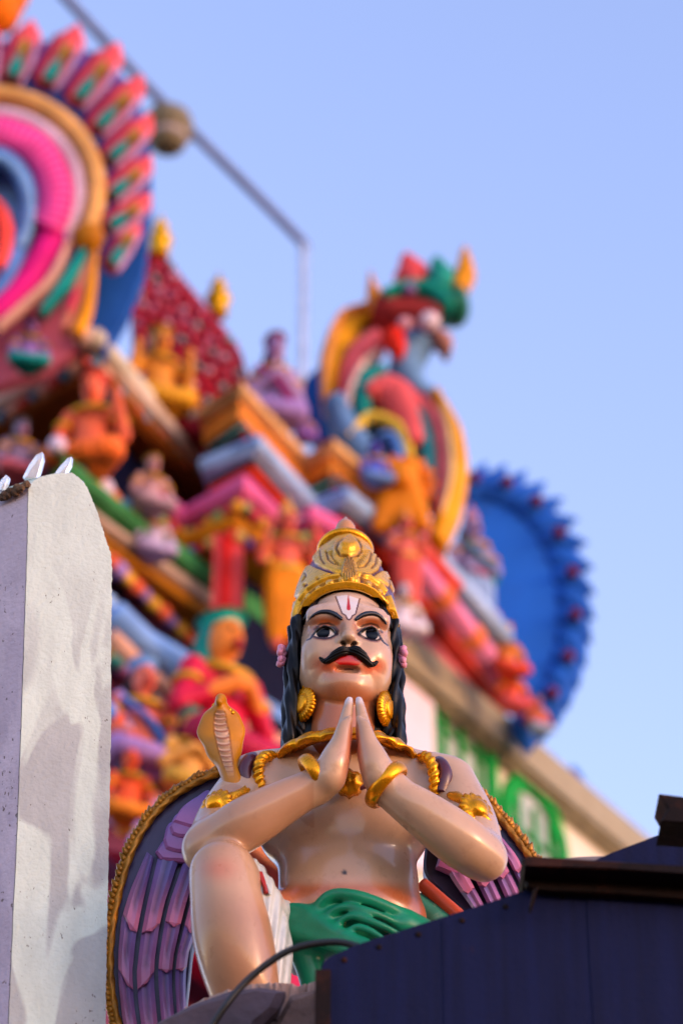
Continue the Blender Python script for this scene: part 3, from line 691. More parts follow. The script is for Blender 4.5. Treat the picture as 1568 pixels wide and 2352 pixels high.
def bracelet(u, v, y, axis, R):
    c = S(u, v, y); ax = unit(axis); x = unit(np.cross(ax, (0, 0, 1))); yv = np.cross(ax, x)
    q = [c + R * (math.cos(t) * x + math.sin(t) * yv) for t in np.linspace(0, 2 * math.pi, 64, endpoint=False)]
    V, F = tube(q, .0105, 14, closed=True, flat=1.5, up=ax); V = np.array(V); mesh('bracelet', V, F, GOLD, statue)
bracelet(724, 1786, -214, S(760, 1776, -218) - S(650, 1840, -205), .047)
bracelet(886, 1803, -214, S(860, 1778, -218) - S(965, 1865, -205), .050)

# ---- cobra on the shoulder
def cobra():
    p = limb([(508, 1610, -62, 12), (506, 1630, -60, 16)], .01)
    for (u, v, w, hh) in ((508, 1650, 40, 30), (508, 1680, 53, 42), (514, 1715, 40, 42)):
        s = rp(1, v, -40); p.append(ell(S(u, v, -44), np.array([w, 17, hh]) * s * 1.05, .02))
    p += limb([(515, 1720, -45, 30), (524, 1762, -52, 24), (536, 1800, -70, 23), (545, 1845, -60, 25), (560, 1900, 0, 24)], .02)
    p += limb([(507, 1604, -68, 11), (503, 1612, -80, 8)], .008)
    s = rp(1, 1680, -40)
    V, F = sculpt(p, .0022); u, v = proj(V)
    c = np.tile(np.array(lin((204, 140, 10))), (len(V), 1)); frnt = V[:, 1] < Y0 - .04
    mid = np.interp(v, [1620, 1660, 1720, 1760, 1800], [506, 506, 516, 525, 535]); w = np.interp(v, [1620, 1640, 1680, 1730, 1790], [5, 12, 17, 14, 8])
    inside = sstep(w, w - 2.5, np.abs(u - mid)) * sstep(1628, 1636, v) * sstep(1800, 1740, v)
    ph = ((v + 0.012 * (u - mid) ** 2 + 4 * np.sin(v * .05)) / 13.0) % 1.0
    c = blend(c, (210, 176, 150), inside * frnt * 0.95)
    c = blend(c, (150, 84, 40), inside * frnt * sstep(.22, .08, np.abs(ph - .5) * 1.0) * 0.8)
    c = blend(c, (150, 92, 12), 0.7 * frnt * sstep(3, 1, np.abs(np.abs(u - mid) - w - 1)) * sstep(1628, 1640, v) * sstep(1790, 1740, v))
    dep = -inside * frnt * .004 + inside * frnt * .005 * np.abs(np.sin(ph * math.pi))
    V = V + np.array([0, -1, 0]) * dep[:, None]
    o = mesh('cobra', V, F, COBRA, statue, True, c)
    for a, b in ((492, 1622), (527, 1634), (533, 1640)):
        V, F = lathe([(.001, -.005), (.006, 0), (.004, .006), (.001, .009)], S(a, b, -58), (.3, -.5, .8), 8); mesh('scale', V, F, GOLD, o)
cobra()

# ---- garments
def garments():
    p = limb([(562, 2020, -150, 52), (584, 2080, -150, 60), (600, 2160, -130, 70), (602, 2240, -120, 66), (598, 2330, -110, 60)], .03)
    p += limb([(582, 2075, -130, 56), (640, 2135, -20, 70), (720, 2160, 40, 90)], .03)
    V, F = sculpt(p, .004); u, v = proj(V)
    fold = np.sin((u - 600) * .28 + (v - 2000) * .035); V = V + np.array([0.5, -.8, 0]) * (fold * .0028)[:, None]
    o = mesh('dhoti', V, F, CLOTH_W, statue)
    V, F = tube(catmull([S(598, 2005, -196), S(606, 2030, -205), S(611, 2052, -205)], 8), .0075, 10, flat=.6)
    mesh('trim', V, F, mat('trim_red', (176, 44, 36), rough=.35), o)
    V, F = tube(catmull([S(604, 2003, -192), S(613, 2030, -200), S(619, 2056, -200)], 8), .005, 10, flat=.6)
    mesh('trim', V, F, CLOTH_W, o)
    g = [egg(806, 2140, -10, 172, 122, 60, .03), egg(750, 2150, -60, 104, 70, 50, .03)]
    for pts, r in (([(722, 2125, -90), (734, 2082, -118), (768, 2056, -134), (830, 2062, -142), (910, 2094, -118), (990, 2132, -60)], 15),
                   ([(742, 2135, -110), (760, 2098, -130), (796, 2084, -142), (860, 2098, -146), (960, 2146, -90)], 9),
                   ([(765, 2145, -122), (788, 2112, -140), (822, 2106, -150), (880, 2128, -150), (945, 2165, -110)], 8),
                   ([(795, 2150, -132), (815, 2130, -146), (850, 2138, -156), (895, 2168, -146)], 7),
                   ([(642, 2088, -70), (690, 2088, -98), (722, 2108, -118), (770, 2140, -134), (840, 2168, -145)], 13),
                   ([(646, 2112, -75), (700, 2120, -102), (750, 2146, -122), (845, 2190, -145)], 12),
                   ([(655, 2140, -80), (720, 2155, -108), (800, 2186, -135), (860, 2210, -145)], 14),
                   ([(930, 2128, -95), (1000, 2166, -60)], 34), ([(690, 2170, -50), (715, 2230, -40), (730, 2290, -30)], 34)):
        g += limb([q + (r,) for q in pts], .016)
    V, F = sculpt(g, .0032); mesh('waist_cloth', V, F, CLOTH_G, statue)
garments()

# ---- wings
def polyl(pts, n=10): return catmull([np.array(q, float) for q in pts], n)
def wing(outer, inner, lines, rows, ybase, scal, name='wing'):
    """outer/inner: pixel outlines; lines: feather dividers, outside to inside; rows: break levels"""
    o = outer + inner[::-1]
    front = [S(u, v, ybase) for u, v in polyl(outer, 6)] + [S(u, v, ybase) for u, v in polyl(inner[::-1], 6)]
    V, F = slabmesh(front, (0, .05, .0), .006); w = mesh(name, V, F, WINGD, statue, False)
    for li in range(len(lines) - 1):
        A, B = [np.array(q, float) for q in lines[li]], [np.array(q, float) for q in lines[li + 1]]
        for ri in range(len(rows) - 1):
            t0, t1 = rows[ri], rows[ri + 1]
            def at(Ln, t):
                Ln = np.array(Ln); k = np.linspace(0, 1, len(Ln)); return np.array([np.interp(t, k, Ln[:, 0]), np.interp(t, k, Ln[:, 1])])
            gap = .11; ts = np.linspace(t0 - (.03 if ri else 0), t1, 7)
            la = [at(A, t) * (1 - gap) + at(B, t) * gap for t in ts]; lb = [at(A, t) * gap + at(B, t) * (1 - gap) for t in ts]
            tip = at(A, t1 + .028) * .42 + at(B, t1 + .028) * .58
            V = []; cc = []; F = []
            hue = random.uniform(-.15, .15)
            for k, (a, b) in enumerate(zip(la, lb)):
                f = k / 6; lift = 16 + 10 * f
                for j, g in enumerate((0, .25, .48, .52, .75, 1)):
                    q = a * (1 - g) + b * g; hgt = lift + (5 if j in (1, 4) else (2.2 if j in (2, 3) else -4))
                    if j in (2, 3) and f > .55: hgt += 2.5
                    V.append(S(q[0], q[1], ybase - hgt))
                    m = np.clip(f + hue + (.12 if j < 3 else -.05), 0, 1)
                    col = np.array(lin((134, 120, 188))) * (1 - m) + np.array(lin((214, 136, 172))) * m
                    if j in (2, 3) and f < .8: col = col * .55
                    cc.append(col)
            nb = len(V); V.append(S(tip[0], tip[1], ybase - 27)); cc.append(np.array(lin((222, 134, 180))))
            for k in range(6):
                for j in range(5): F.append((k * 6 + j, k * 6 + j + 1, k * 6 + j + 7, k * 6 + j + 6))
            for j in range(5): F.append((36 + j, 36 + j + 1, nb))
            # sides back to the plate
            ring = [k * 6 for k in range(7)] + [nb] + [k * 6 + 5 for k in range(6, -1, -1)]
            bb = len(V)
            for i in ring: p_ = V[i]; uv = proj(p_); V.append(S(uv[0], uv[1], ybase + 4)); cc.append(np.array(lin((70, 44, 92))))
            for i in range(len(ring) - 1): F.append((ring[i], bb + i, bb + i + 1, ring[i + 1]))
            mesh('feather', V, F, FEATH, w, False, np.array(cc))
    # overlapping scallops at the shoulder of the wing
    for (pts, y, tone) in scal:
        top = polyl(pts, 8); n = len(top); V = []; F = []; cc = []
        cen = top.mean(0)
        front = [S(u, v, ybase - y) for u, v in top]; V, F = slabmesh(front, (0, .016, 0), .006)
        col = np.tile(np.array(lin(tone)), (len(V), 1)); vv = np.array([proj(q)[1] for q in V]); m = (vv - vv.min()) / (np.ptp(vv) + 1e-6)
        col = col * (1 - m[:, None] * .8) + np.array(lin((220, 132, 180))) * m[:, None] * .8
        mesh('covert', V, F, FEATH, w, False, col)
    # gilded rope along the rim
    q = catmull([S(u, v, ybase - 12) for u, v in outer], 14); n = len(q); t = np.arange(n)
    V, F = tube(q, [.0088] * n, 12, lobes=3, lobe=.16, twist=.85, up=(0, 1, 0)); V = np.array(V)
    rim = mesh('rope_trim', V, F, ROPE, w)
    mb = MB()
    for i in range(0, n - 1, 2):
        d = unit(q[i + 1] - q[i]); nrm = unit(np.cross(d, (0, 1, 0))); sgn = -1 if np.dot(nrm, S(795, 1950) - q[i]) > 0 else 1
        dirn = unit(nrm * sgn * .8 - d * .7 + np.array([0, random.uniform(-.5, .3), 0])); L = random.uniform(.016, .027)
        VV, FF = lathe([(.0075, 0), (.0085, L * .4), (.004, L * .8), (.0008, L)], q[i] + nrm * sgn * .005, dirn, 6); mb.add(VV, FF)
    x = mb.build('rope_leaves', ROPE, w); x['kind'] = 'stuff'
    return w
c3 = lambda a, b: (238.3 + .408 * a, 1693.4 + .408 * b)
L3 = lambda pts: [c3(*q) for q in pts]
wing([(520, 1768), (455, 1795), (395, 1832), (345, 1882), (303, 1955), (276, 2040), (258, 2130), (253, 2220), (262, 2310), (282, 2390)],
     [(560, 1860), (520, 1980), (470, 2080), (445, 2160), (435, 2240), (428, 2310), (425, 2390)],
     [L3([(238, 640), (140, 850), (88, 1010), (72, 1200), (70, 1340), (92, 1560), (120, 1720)]),
      L3([(288, 680), (228, 950), (192, 1150), (172, 1340), (182, 1500), (195, 1590), (215, 1720)]),
      L3([(440, 690), (358, 930), (328, 1060), (303, 1230), (295, 1350), (312, 1560), (330, 1720)]),
      L3([(560, 690), (478, 930), (440, 1080), (405, 1230), (393, 1360), (405, 1540), (420, 1720)]),
      L3([(640, 720), (560, 950), (520, 1130), (488, 1210), (470, 1340), (470, 1520), (480, 1720)])],
     [0.0, .30, .60, .98], 125,
     [(L3([(290, 640), (360, 560), (520, 560), (560, 690), (400, 690), (320, 680)]), 26, (124, 106, 190)),
      (L3([(335, 570), (380, 470), (560, 470), (560, 640), (420, 640), (350, 620)]), 34, (126, 110, 196)),
      (L3([(370, 500), (420, 420), (560, 420), (560, 552), (440, 556), (385, 540)]), 42, (136, 116, 198)),
      (L3([(390, 470), (440, 390), (520, 330), (600, 300), (600, 500), (480, 500)]), 48, (140, 118, 204))])
wing([(1040, 1780), (1075, 1808), (1115, 1842), (1160, 1894), (1195, 1940), (1228, 1990), (1256, 2060), (1275, 2150), (1280, 2260)],
     [(1000, 1850), (975, 1950), (978, 2010), (1030, 2062), (1078, 2110), (1110, 2170), (1130, 2260)],
     [[(1130, 1890), (1190, 1965), (1225, 2040), (1250, 2130), (1258, 2260)],
      [(1100, 1900), (1160, 1972), (1198, 2048), (1222, 2140), (1230, 2260)],
      [(1060, 1900), (1120, 1985), (1158, 2070), (1185, 2150), (1196, 2260)],
      [(1030, 1930), (1080, 2010), (1118, 2085), (1150, 2160), (1165, 2260)],
      [(1000, 1960), (1035, 2028), (1082, 2090), (1115, 2160), (1135, 2260)]],
     [0.0, .34, .66, .98], 125,
     [([(1060, 1850), (1110, 1860), (1150, 1920), (1120, 1960), (1040, 1940), (1020, 1880)], 34, (96, 78, 140)),
      ([(1020, 1920), (1100, 1950), (1130, 1990), (1060, 2010), (1000, 1990)], 26, (100, 80, 148))])
V, F = tube(catmull([S(968, 2030, 70), S(1010, 2066, 66), S(1062, 2112, 60), S(1100, 2160, 60)], 8), .016, 12); mesh('wing_strap', V, F, mat('coral_enamel', (214, 104, 70), rough=.35), statue)
V, F = sculpt(limb([(960, 2080, 90, 30), (1000, 2110, 90, 34), (1040, 2150, 90, 40)], .01), .004); mesh('sash_end', V, F, mat('turquoise_enamel', (90, 190, 170), rough=.4, vary=.3, dirt=.5, dirt_rgb=(220, 226, 210)), statue)
# ================================================================== the near setting: ground, wall end, pedestal, shed
GROUND = mat('ground_earth', (112, 80, 56), rough=.9, vary=.25, scale=.8, bump=1.5, bscale=8)
mesh('ground', [(-1500, -1500, 0), (1500, -1500, 0), (1500, 1500, 0), (-1500, 1500, 0)], [(0, 1, 2, 3)], GROUND, None, False)['kind'] = 'structure'

WTOP = P(150, 1090, 5.56)[2]
def plaster(name, base, stain, speck):
    m = bpy.data.materials.new(name); m.use_nodes = True; N = m.node_tree.nodes; L = m.node_tree.links; bs = N['Principled BSDF']
    bs.inputs['Roughness'].default_value = .85; bs.inputs['Specular IOR Level'].default_value = .25
    tc = N.new('ShaderNodeTexCoord'); mp = N.new('ShaderNodeMapping'); mp.inputs['Scale'].default_value = (3.2, 3.2, 1.15); mp.inputs['Rotation'].default_value = (0, rad(28), 0)
    L.new(tc.outputs['Object'], mp.inputs[0])
    n1 = N.new('ShaderNodeTexNoise'); n1.inputs['Scale'].default_value = 2.1; n1.inputs['Detail'].default_value = 2.5; n1.inputs['Distortion'].default_value = .9; L.new(mp.outputs[0], n1.inputs['Vector'])
    r1 = N.new('ShaderNodeMapRange'); r1.interpolation_type = 'SMOOTHSTEP'; r1.inputs[1].default_value = .47; r1.inputs[2].default_value = .52; L.new(n1.outputs[0], r1.inputs[0])
    sx = N.new('ShaderNodeSeparateXYZ'); L.new(tc.outputs['Object'], sx.inputs[0]); rz = N.new('ShaderNodeMapRange'); rz.inputs[1].default_value = WTOP - .25; rz.inputs[2].default_value = WTOP - .75; rz.inputs[3].default_value = .12; L.new(sx.outputs[2], rz.inputs[0])
    mz = N.new('ShaderNodeMath'); mz.operation = 'MULTIPLY'; L.new(r1.outputs[0], mz.inputs[0]); L.new(rz.outputs[0], mz.inputs[1])
    a = N.new('ShaderNodeMix'); a.data_type = 'RGBA'; a.inputs[6].default_value = lin(base) + (1,); a.inputs[7].default_value = lin(stain) + (1,); L.new(mz.outputs[0], a.inputs['Factor'])
    n2 = N.new('ShaderNodeTexNoise'); n2.inputs['Scale'].default_value = 7; n2.inputs['Detail'].default_value = 8; L.new(mp.outputs[0], n2.inputs['Vector'])
    r2 = N.new('ShaderNodeMapRange'); r2.inputs[1].default_value = .3; r2.inputs[2].default_value = .7; r2.inputs[3].default_value = .9; r2.inputs[4].default_value = 1.06; L.new(n2.outputs[0], r2.inputs[0])
    b = N.new('ShaderNodeMix'); b.data_type = 'RGBA'; b.blend_type = 'MULTIPLY'; b.inputs['Factor'].default_value = 1; L.new(a.outputs[2], b.inputs[6]); L.new(r2.outputs[0], b.inputs[7])
    m3 = N.new('ShaderNodeMapping'); m3.inputs['Scale'].default_value = (1, 1, .55); L.new(tc.outputs['Object'], m3.inputs[0])
    n3 = N.new('ShaderNodeTexNoise'); n3.inputs['Scale'].default_value = 130; n3.inputs['Detail'].default_value = 3; L.new(m3.outputs[0], n3.inputs['Vector'])
    n4 = N.new('ShaderNodeTexNoise'); n4.inputs['Scale'].default_value = 6; L.new(tc.outputs['Object'], n4.inputs['Vector'])
    ad = N.new('ShaderNodeMath'); ad.operation = 'MULTIPLY_ADD'; ad.inputs[1].default_value = .25; L.new(n4.outputs[0], ad.inputs[0]); L.new(n3.outputs[0], ad.inputs[2])
    r3 = N.new('ShaderNodeMapRange'); r3.inputs[1].default_value = speck; r3.inputs[2].default_value = speck + .05; r3.inputs[4].default_value = .8; L.new(ad.outputs[0], r3.inputs[0])
    c = N.new('ShaderNodeMix'); c.data_type = 'RGBA'; c.inputs[7].default_value = lin((96, 84, 70)) + (1,); L.new(b.outputs[2], c.inputs[6]); L.new(r3.outputs[0], c.inputs['Factor'])
    L.new(c.outputs[2], bs.inputs['Base Color'])
    nb = N.new('ShaderNodeTexNoise'); nb.inputs['Scale'].default_value = 90; nb.inputs['Detail'].default_value = 6; L.new(tc.outputs['Object'], nb.inputs['Vector'])
    bp = N.new('ShaderNodeBump'); bp.inputs['Distance'].default_value = .0035; bp.inputs['Strength'].default_value = .8; L.new(nb.outputs[0], bp.inputs['Height']); L.new(bp.outputs[0], bs.inputs['Normal'])
    return m
WALLW = plaster('white_plaster', (216, 232, 224), (186, 194, 194), .825)
WALLP = plaster('pinkish_plaster', (206, 196, 208), (196, 186, 200), .785)

def on_plane(u, v, p0, n):
    d = ray(u, v); o = np.array([0, 0, CAMZ]); t = np.dot(np.asarray(p0) - o, n) / np.dot(d, n); return o + d * t
def wall_end():
    base = P(150, 1700, 5.56); d1 = unit([1, .22, 0]); n = np.cross(d1, (0, 0, 1))
    left = [(66, 1120), (65, 1180), (62, 1300), (52, 1600), (41, 1900), (27, 2200), (18, 2420)]
    top = [(66, 1120), (78, 1104), (100, 1094), (130, 1088), (165, 1087), (185, 1100), (198, 1116), (212, 1146), (226, 1182), (238, 1222), (250, 1258), (257, 1288), (257, 1400), (256, 1500), (256, 1650), (253, 1800), (250, 1950), (247, 2100), (244, 2250), (243, 2420)]
    def jag(pts, a):
        q = catmull([np.array(x, float) for x in pts], 14); q[1:-1] += RNG.normal(0, a, (len(q) - 2, 2)); return q
    L_ = jag(left, .35); T_ = jag(top, .7)
    g = lambda q: on_plane(q[0], q[1], base, n)
    front = [g(q) for q in T_]; lft = [g(q) for q in L_]
    low_r = front[-1].copy(); low_r[2] = 0; low_l = lft[-1].copy(); low_l[2] = 0
    ring = front + [low_r, low_l] + lft[::-1][:-1]
    back = np.array([-.62, .34, 0.0]); root = empty('boundary_wall', (base[0], base[1], 0), 'whitewashed wall end with rounded top and broken glass set along it', 'wall')
    nr = len(ring); V = ring + [q + back for q in ring]
    mesh('wall', V, [tuple(range(nr))[::-1]] + [(i, (i + 1) % nr, nr + (i + 1) % nr, nr + i) for i in range(nr) if not (len(front) <= i < nr and ring[i][0] < base[0])], WALLW, root, False)
    rl = lft + [low_l]; m = len(rl); V = [q + np.array([-.0015, 0, 0]) for q in rl] + [q + back for q in rl]
    mesh('side_face', V, [(i, i + 1, m + i + 1, m + i) for i in range(m - 1)], WALLP, root, False)
    mb = MB()
    for i in range(26):
        t = i / 25; u = 3 + 57 * t + random.uniform(-4, 4); v = 1142 - 26 * t + random.uniform(-5, 5); r = random.uniform(.005, .013)
        V, F = lathe([(r * .3, -r * .7), (r, -r * .2), (r * .8, r * .5), (r * .2, r * .8)], on_plane(u, v, base + back * (1 - t) * .1 + np.array([0, -.012, 0]), n), (random.uniform(-1, 1), -1, random.uniform(-1, 1)), 6); mb.add(V, F)
    mb.build('broken_mortar', mat('mortar', (116, 92, 70), rough=.95, vary=.4, bump=.6, bscale=60), root, False)['kind'] = 'stuff'
    gm = bpy.data.materials.new('broken_glass'); gm.use_nodes = True; b = gm.node_tree.nodes['Principled BSDF']
    b.inputs['Base Color'].default_value = (.82, .88, .86, 1); b.inputs['Transmission Weight'].default_value = .75; b.inputs['Roughness'].default_value = .12; b.inputs['IOR'].default_value = 1.45
    for pts, lab in (([(52, 1096), (66, 1066), (84, 1042), (97, 1037), (99, 1052), (92, 1078), (84, 1098)], 'tallest clear glass shard standing on the white wall end'),
                     ([(122, 1092), (138, 1068), (156, 1050), (164, 1048), (162, 1064), (152, 1084), (146, 1098)], 'glass shard in the middle of the rounded wall top'),
                     ([(172, 1112), (180, 1104), (190, 1103), (186, 1112), (180, 1122)], 'smallest glass stub on the right shoulder of the wall'),
                     ([(-6, 1122), (2, 1100), (14, 1089), (20, 1094), (16, 1108), (8, 1126)], 'glass shard at the far left edge above chipped mortar')):
        q = [on_plane(u, v, base + np.array([0, .03, 0]), n) for u, v in pts]; c = np.mean(q, 0)
        V, F = slabmesh(q, np.array([.004, .013, 0]), .003); tag(mesh('glass_shard', V, F, gm, None, False, origin=q[0]), lab, 'glass shard', 'broken glass on the wall')
wall_end()

# pedestal of broken stone under the statue
STONE = mat('pedestal_stone', (128, 104, 96), rough=.9, vary=.35, scale=7, bump=1.2, bscale=26, dirt=.7, dirt_rgb=(66, 52, 50))
PALE = mat('pedestal_lime', (190, 164, 156), rough=.8, vary=.2, scale=12, bump=.5, bscale=40, dirt=.5, dirt_rgb=(120, 90, 70))
ZP = P(560, 2266, Y0 - .30)[2]
def pedestal():
    root = empty('stone_pedestal', (H(700, 2250, ZP)[0], 5.5, 0), 'cracked grey stone pedestal with pale lime edge under the statue', 'pedestal')
    edge = catmull([np.array(q, float) for q in [(330, 2372), (400, 2330), (470, 2294), (560, 2266), (640, 2258), (690, 2262), (735, 2248), (770, 2212), (830, 2182), (930, 2142), (1000, 2120)]], 10)
    edge[:, 1] += RNG.normal(0, 1.6, len(edge))
    fr = [H(u, v, ZP) for u, v in edge]; n = len(fr); bk = np.array([.35, 1.0, 0])
    low = [q + np.array([RNG.normal(0, .006), RNG.normal(0, .008) + .02, -.055 + RNG.normal(0, .006)]) for q in fr]
    V = [q + bk for q in fr] + fr + low + [q + bk * .98 for q in low]
    F = [(k * n + i, k * n + i + 1, (k + 1) * n + i + 1, (k + 1) * n + i) for k in range(3) for i in range(n - 1)]
    mesh('top_slab', V, F, PALE, root, False)
    rows = 26; V = []
    for k in range(rows):
        for i, q in enumerate(low):
            f = k / (rows - 1); z = (q[2] - .002) * (1 - f ** 2.2 * 1.0)
            V.append(np.array([q[0], q[1] + .012 + .03 * math.sin(i * .7 + k * 1.3) * math.sin(k * .9) + RNG.normal(0, .006), max(z, 0)]))
    F = [(k * n + i, k * n + i + 1, (k + 1) * n + i + 1, (k + 1) * n + i) for k in range(rows - 1) for i in range(n - 1)]
    mesh('rubble_face', V, F, STONE, root, False)
    V = [low[0] * [1, 1, 0] + np.array([0, .06, 0]), low[-1] * [1, 1, 0] + np.array([0, .06, 0]), low[-1] * [1, 1, 0] + bk, low[0] * [1, 1, 0] + bk]; V = V + [q + np.array([0, 0, ZP - .06]) for q in V]
    mesh('core', V, [(0, 3, 2, 1), (4, 5, 6, 7), (0, 1, 5, 4), (1, 2, 6, 5), (2, 3, 7, 6), (3, 0, 4, 7)], STONE, root, False)
    for pts, col, y in (([(742, 2212), (752, 2208), (756, 2250), (744, 2262)], (196, 150, 60), 0), ([(800, 2204), (818, 2196), (828, 2203), (812, 2212)], (150, 24, 22), 0), ([(818, 2192), (850, 2180), (858, 2186), (826, 2202)], (206, 140, 40), 0)):
        q = [H(u, v, ZP) + np.array([0, -.01, -.012]) for u, v in pts]; V, F = slabmesh(q, (0, .02, 0), .003); mesh('paint_flake', V, F, mat('flake_%d' % col[0], col, rough=.6), root, False)
    # slumped mortar slab leaning at the front
    q = [P(a, b, 5.22) for a, b in [(300, 2420), (345, 2352), (440, 2302), (530, 2270), (600, 2262), (655, 2272), (640, 2310), (600, 2352), (560, 2420)]]
    V, F = slabmesh(q, (0, .06, .01), .02); mesh('loose_slab', V, F, mat('slate', (92, 80, 90), rough=.85, vary=.3, scale=9, bump=.7, bscale=30, dirt=.5, dirt_rgb=(60, 48, 50)), root, False)
    q = [P(a, b, 5.26) for a, b in [(600, 2420), (640, 2330), (668, 2278), (700, 2272), (738, 2262), (745, 2420)]]
    V, F = slabmesh(q, (0, .1, .01), .02); mesh('broken_stone', V, F, STONE, root, False)
pedestal()

# shed of blue sheet metal with rusty beams
def sheetmat(name, rgb, rust):
    m = bpy.data.materials.new(name); m.use_nodes = True; N = m.node_tree.nodes; L = m.node_tree.links; bs = N['Principled BSDF']
    tc = N.new('ShaderNodeTexCoord'); mp = N.new('ShaderNodeMapping'); mp.inputs['Scale'].default_value = (26, 26, 1.2); L.new(tc.outputs['Object'], mp.inputs[0])
    n1 = N.new('ShaderNodeTexNoise'); n1.inputs['Scale'].default_value = 1.4; n1.inputs['Detail'].default_value = 6; L.new(mp.outputs[0], n1.inputs['Vector'])
    r1 = N.new('ShaderNodeMapRange'); r1.inputs[1].default_value = .3; r1.inputs[2].default_value = .7; r1.inputs[3].default_value = .7; r1.inputs[4].default_value = 1.25; L.new(n1.outputs[0], r1.inputs[0])
    a = N.new('ShaderNodeMix'); a.data_type = 'RGBA'; a.blend_type = 'MULTIPLY'; a.inputs['Factor'].default_value = 1; a.inputs[6].default_value = lin(rgb) + (1,); L.new(r1.outputs[0], a.inputs[7])
    n2 = N.new('ShaderNodeTexNoise'); n2.inputs['Scale'].default_value = 9; n2.inputs['Detail'].default_value = 9; n2.inputs['Roughness'].default_value = .7; L.new(tc.outputs['Object'], n2.inputs['Vector'])
    r2 = N.new('ShaderNodeMapRange'); r2.inputs[1].default_value = rust; r2.inputs[2].default_value = rust + .12; L.new(n2.outputs[0], r2.inputs[0])
    b = N.new('ShaderNodeMix'); b.data_type = 'RGBA'; b.inputs[7].default_value = lin((70, 38, 24)) + (1,); L.new(a.outputs[2], b.inputs[6]); L.new(r2.outputs[0], b.inputs['Factor'])
    L.new(b.outputs[2], bs.inputs['Base Color']); bs.inputs['Roughness'].default_value = .6; bs.inputs['Specular IOR Level'].default_value = .12
    bp = N.new('ShaderNodeBump'); bp.inputs['Distance'].default_value = .004; L.new(n2.outputs[0], bp.inputs['Height']); L.new(bp.outputs[0], bs.inputs['Normal'])
    return m
NAVY = sheetmat('navy_sheet', (22, 31, 74), .66); RUST = sheetmat('rusty_steel', (34, 20, 16), .5)
def shed():
    YS = 4.95; x = lambda u, v: P(u, v, YS)
    root = empty('metal_shed', (x(1150, 2300)[0], YS, 0), 'navy blue sheet metal shed with rusty steel beams in the lower right corner', 'shed')
    top = [(738, 2222), (746, 2206), (765, 2194), (830, 2166), (900, 2144), (980, 2118), (1100, 2080), (1226, 2040), (1300, 2036), (1480, 2040), (1640, 2046)]
    f = [x(*q) for q in catmull([np.array(q, float) for q in top], 4)]; e = f[-1].copy(); e[2] = 0; s = f[0].copy(); s[2] = 0; ring = f + [e, s]
    V, F = slabmesh(ring, (0, .012, 0)); mesh('front_sheet', V, F, NAVY, root, False)
    for i, u0 in enumerate((790, 870, 960, 1060, 1160, 1290, 1390, 1500)):           # rivets and lapped sheet joints
        v0 = np.interp(u0, [q[0] for q in top], [q[1] for q in top]) + 22; c = x(u0, v0)
        V, F = lathe([(.006, 0), (.0055, .002), (.003, .0035), (.0005, .004)], (c[0], YS, c[2]), (0, -1, 0), 10); mesh('rivet', V, F, RUST, root)
    for u0 in (1015, 1345):
        v0 = np.interp(u0, [q[0] for q in top], [q[1] for q in top]) + 8; c = x(u0, v0); V, F = boxmesh((c[0], YS - .0022, 0), (.45, 0, 0), (0, .002, 0), (0, 0, x(u0, v0 + 14 if u0 > 1200 else v0 + 6)[2] if u0 > 1200 else x(1226, 2060)[2] * 0 + c[2])) if u0 > 1200 else boxmesh((c[0], YS - .0022, 0), (.005, 0, 0), (0, .002, 0), (0, 0, c[2])); mesh('lap_joint', V, F, NAVY, root, False)
    a = f[0]; V, F = boxmesh((a[0] - .012, YS - .012, 0), (.03, 0, 0), (0, .05, 0), (0, 0, a[2] - .01)); mesh('corner_strip', V, F, RUST, root, False)
    # side wall going back
    V, F = boxmesh((f[-1][0], YS + .012, 0), (.012, 0, 0), (0, 1.2, 0), (0, 0, f[-1][2])); mesh('side_sheet', V, F, NAVY, root, False)
    # angle beam
    def beam(pts, y, dep, name='beam'):
        q = [P(u, v, y) for u, v in pts]; V, F = slabmesh(q, (0, dep, 0), .004); return mesh(name, V, F, RUST, root, False)
    beam([(1197, 1972), (1210, 1966), (1400, 1976), (1660, 1994), (1660, 2012), (1400, 1996), (1205, 1988)], 4.86, .16)
    beam([(1206, 1984), (1400, 1994), (1660, 2010), (1660, 2070), (1400, 2052), (1240, 2044), (1208, 2034), (1200, 2010)], 4.92, .02)
    beam([(1224, 2040), (1236, 2034), (1228, 2062), (1218, 2090), (1214, 2082)], 4.90, .02, 'bracket')
    beam([(1512, 1822), (1600, 1832), (1660, 1838), (1660, 1896), (1516, 1886), (1532, 1856)], 4.9, .1)
    V, F = slabmesh([P(u, v, 5.15) for u, v in [(1330, 1992), (1400, 1960), (1568, 1896), (1660, 1862), (1660, 2010), (1500, 2002)]], (0, .012, 0)); mesh('roof_sheet', V, F, NAVY, root, False)
    V, F = slabmesh([P(u, v, 5.25) for u, v in [(1225, 2000), (1245, 1985), (1290, 1972), (1330, 1968), (1385, 1966), (1400, 2000)]], (0, .03, 0)); mesh('gutter_lip', V, F, mat('lip', (150, 140, 140), rough=.7), root, False)
shed()
q = catmull([P(440, 2450, 5.06), P(480, 2370, 5.06), P(520, 2308, 5.05), P(570, 2250, 5.05), P(640, 2196, 5.04), P(700, 2172, 5.03), P(770, 2164, 5.02), P(820, 2174, 5.01), P(856, 2192, 4.99), P(880, 2230, 4.985)], 10)
V, F = tube(q, .0072, 12); tag(mesh('cable', V, F, mat('black_rubber', (20, 24, 30), rough=.5), None, origin=q[0]), 'black rubber cable arching from the pedestal to the blue shed', 'cable')
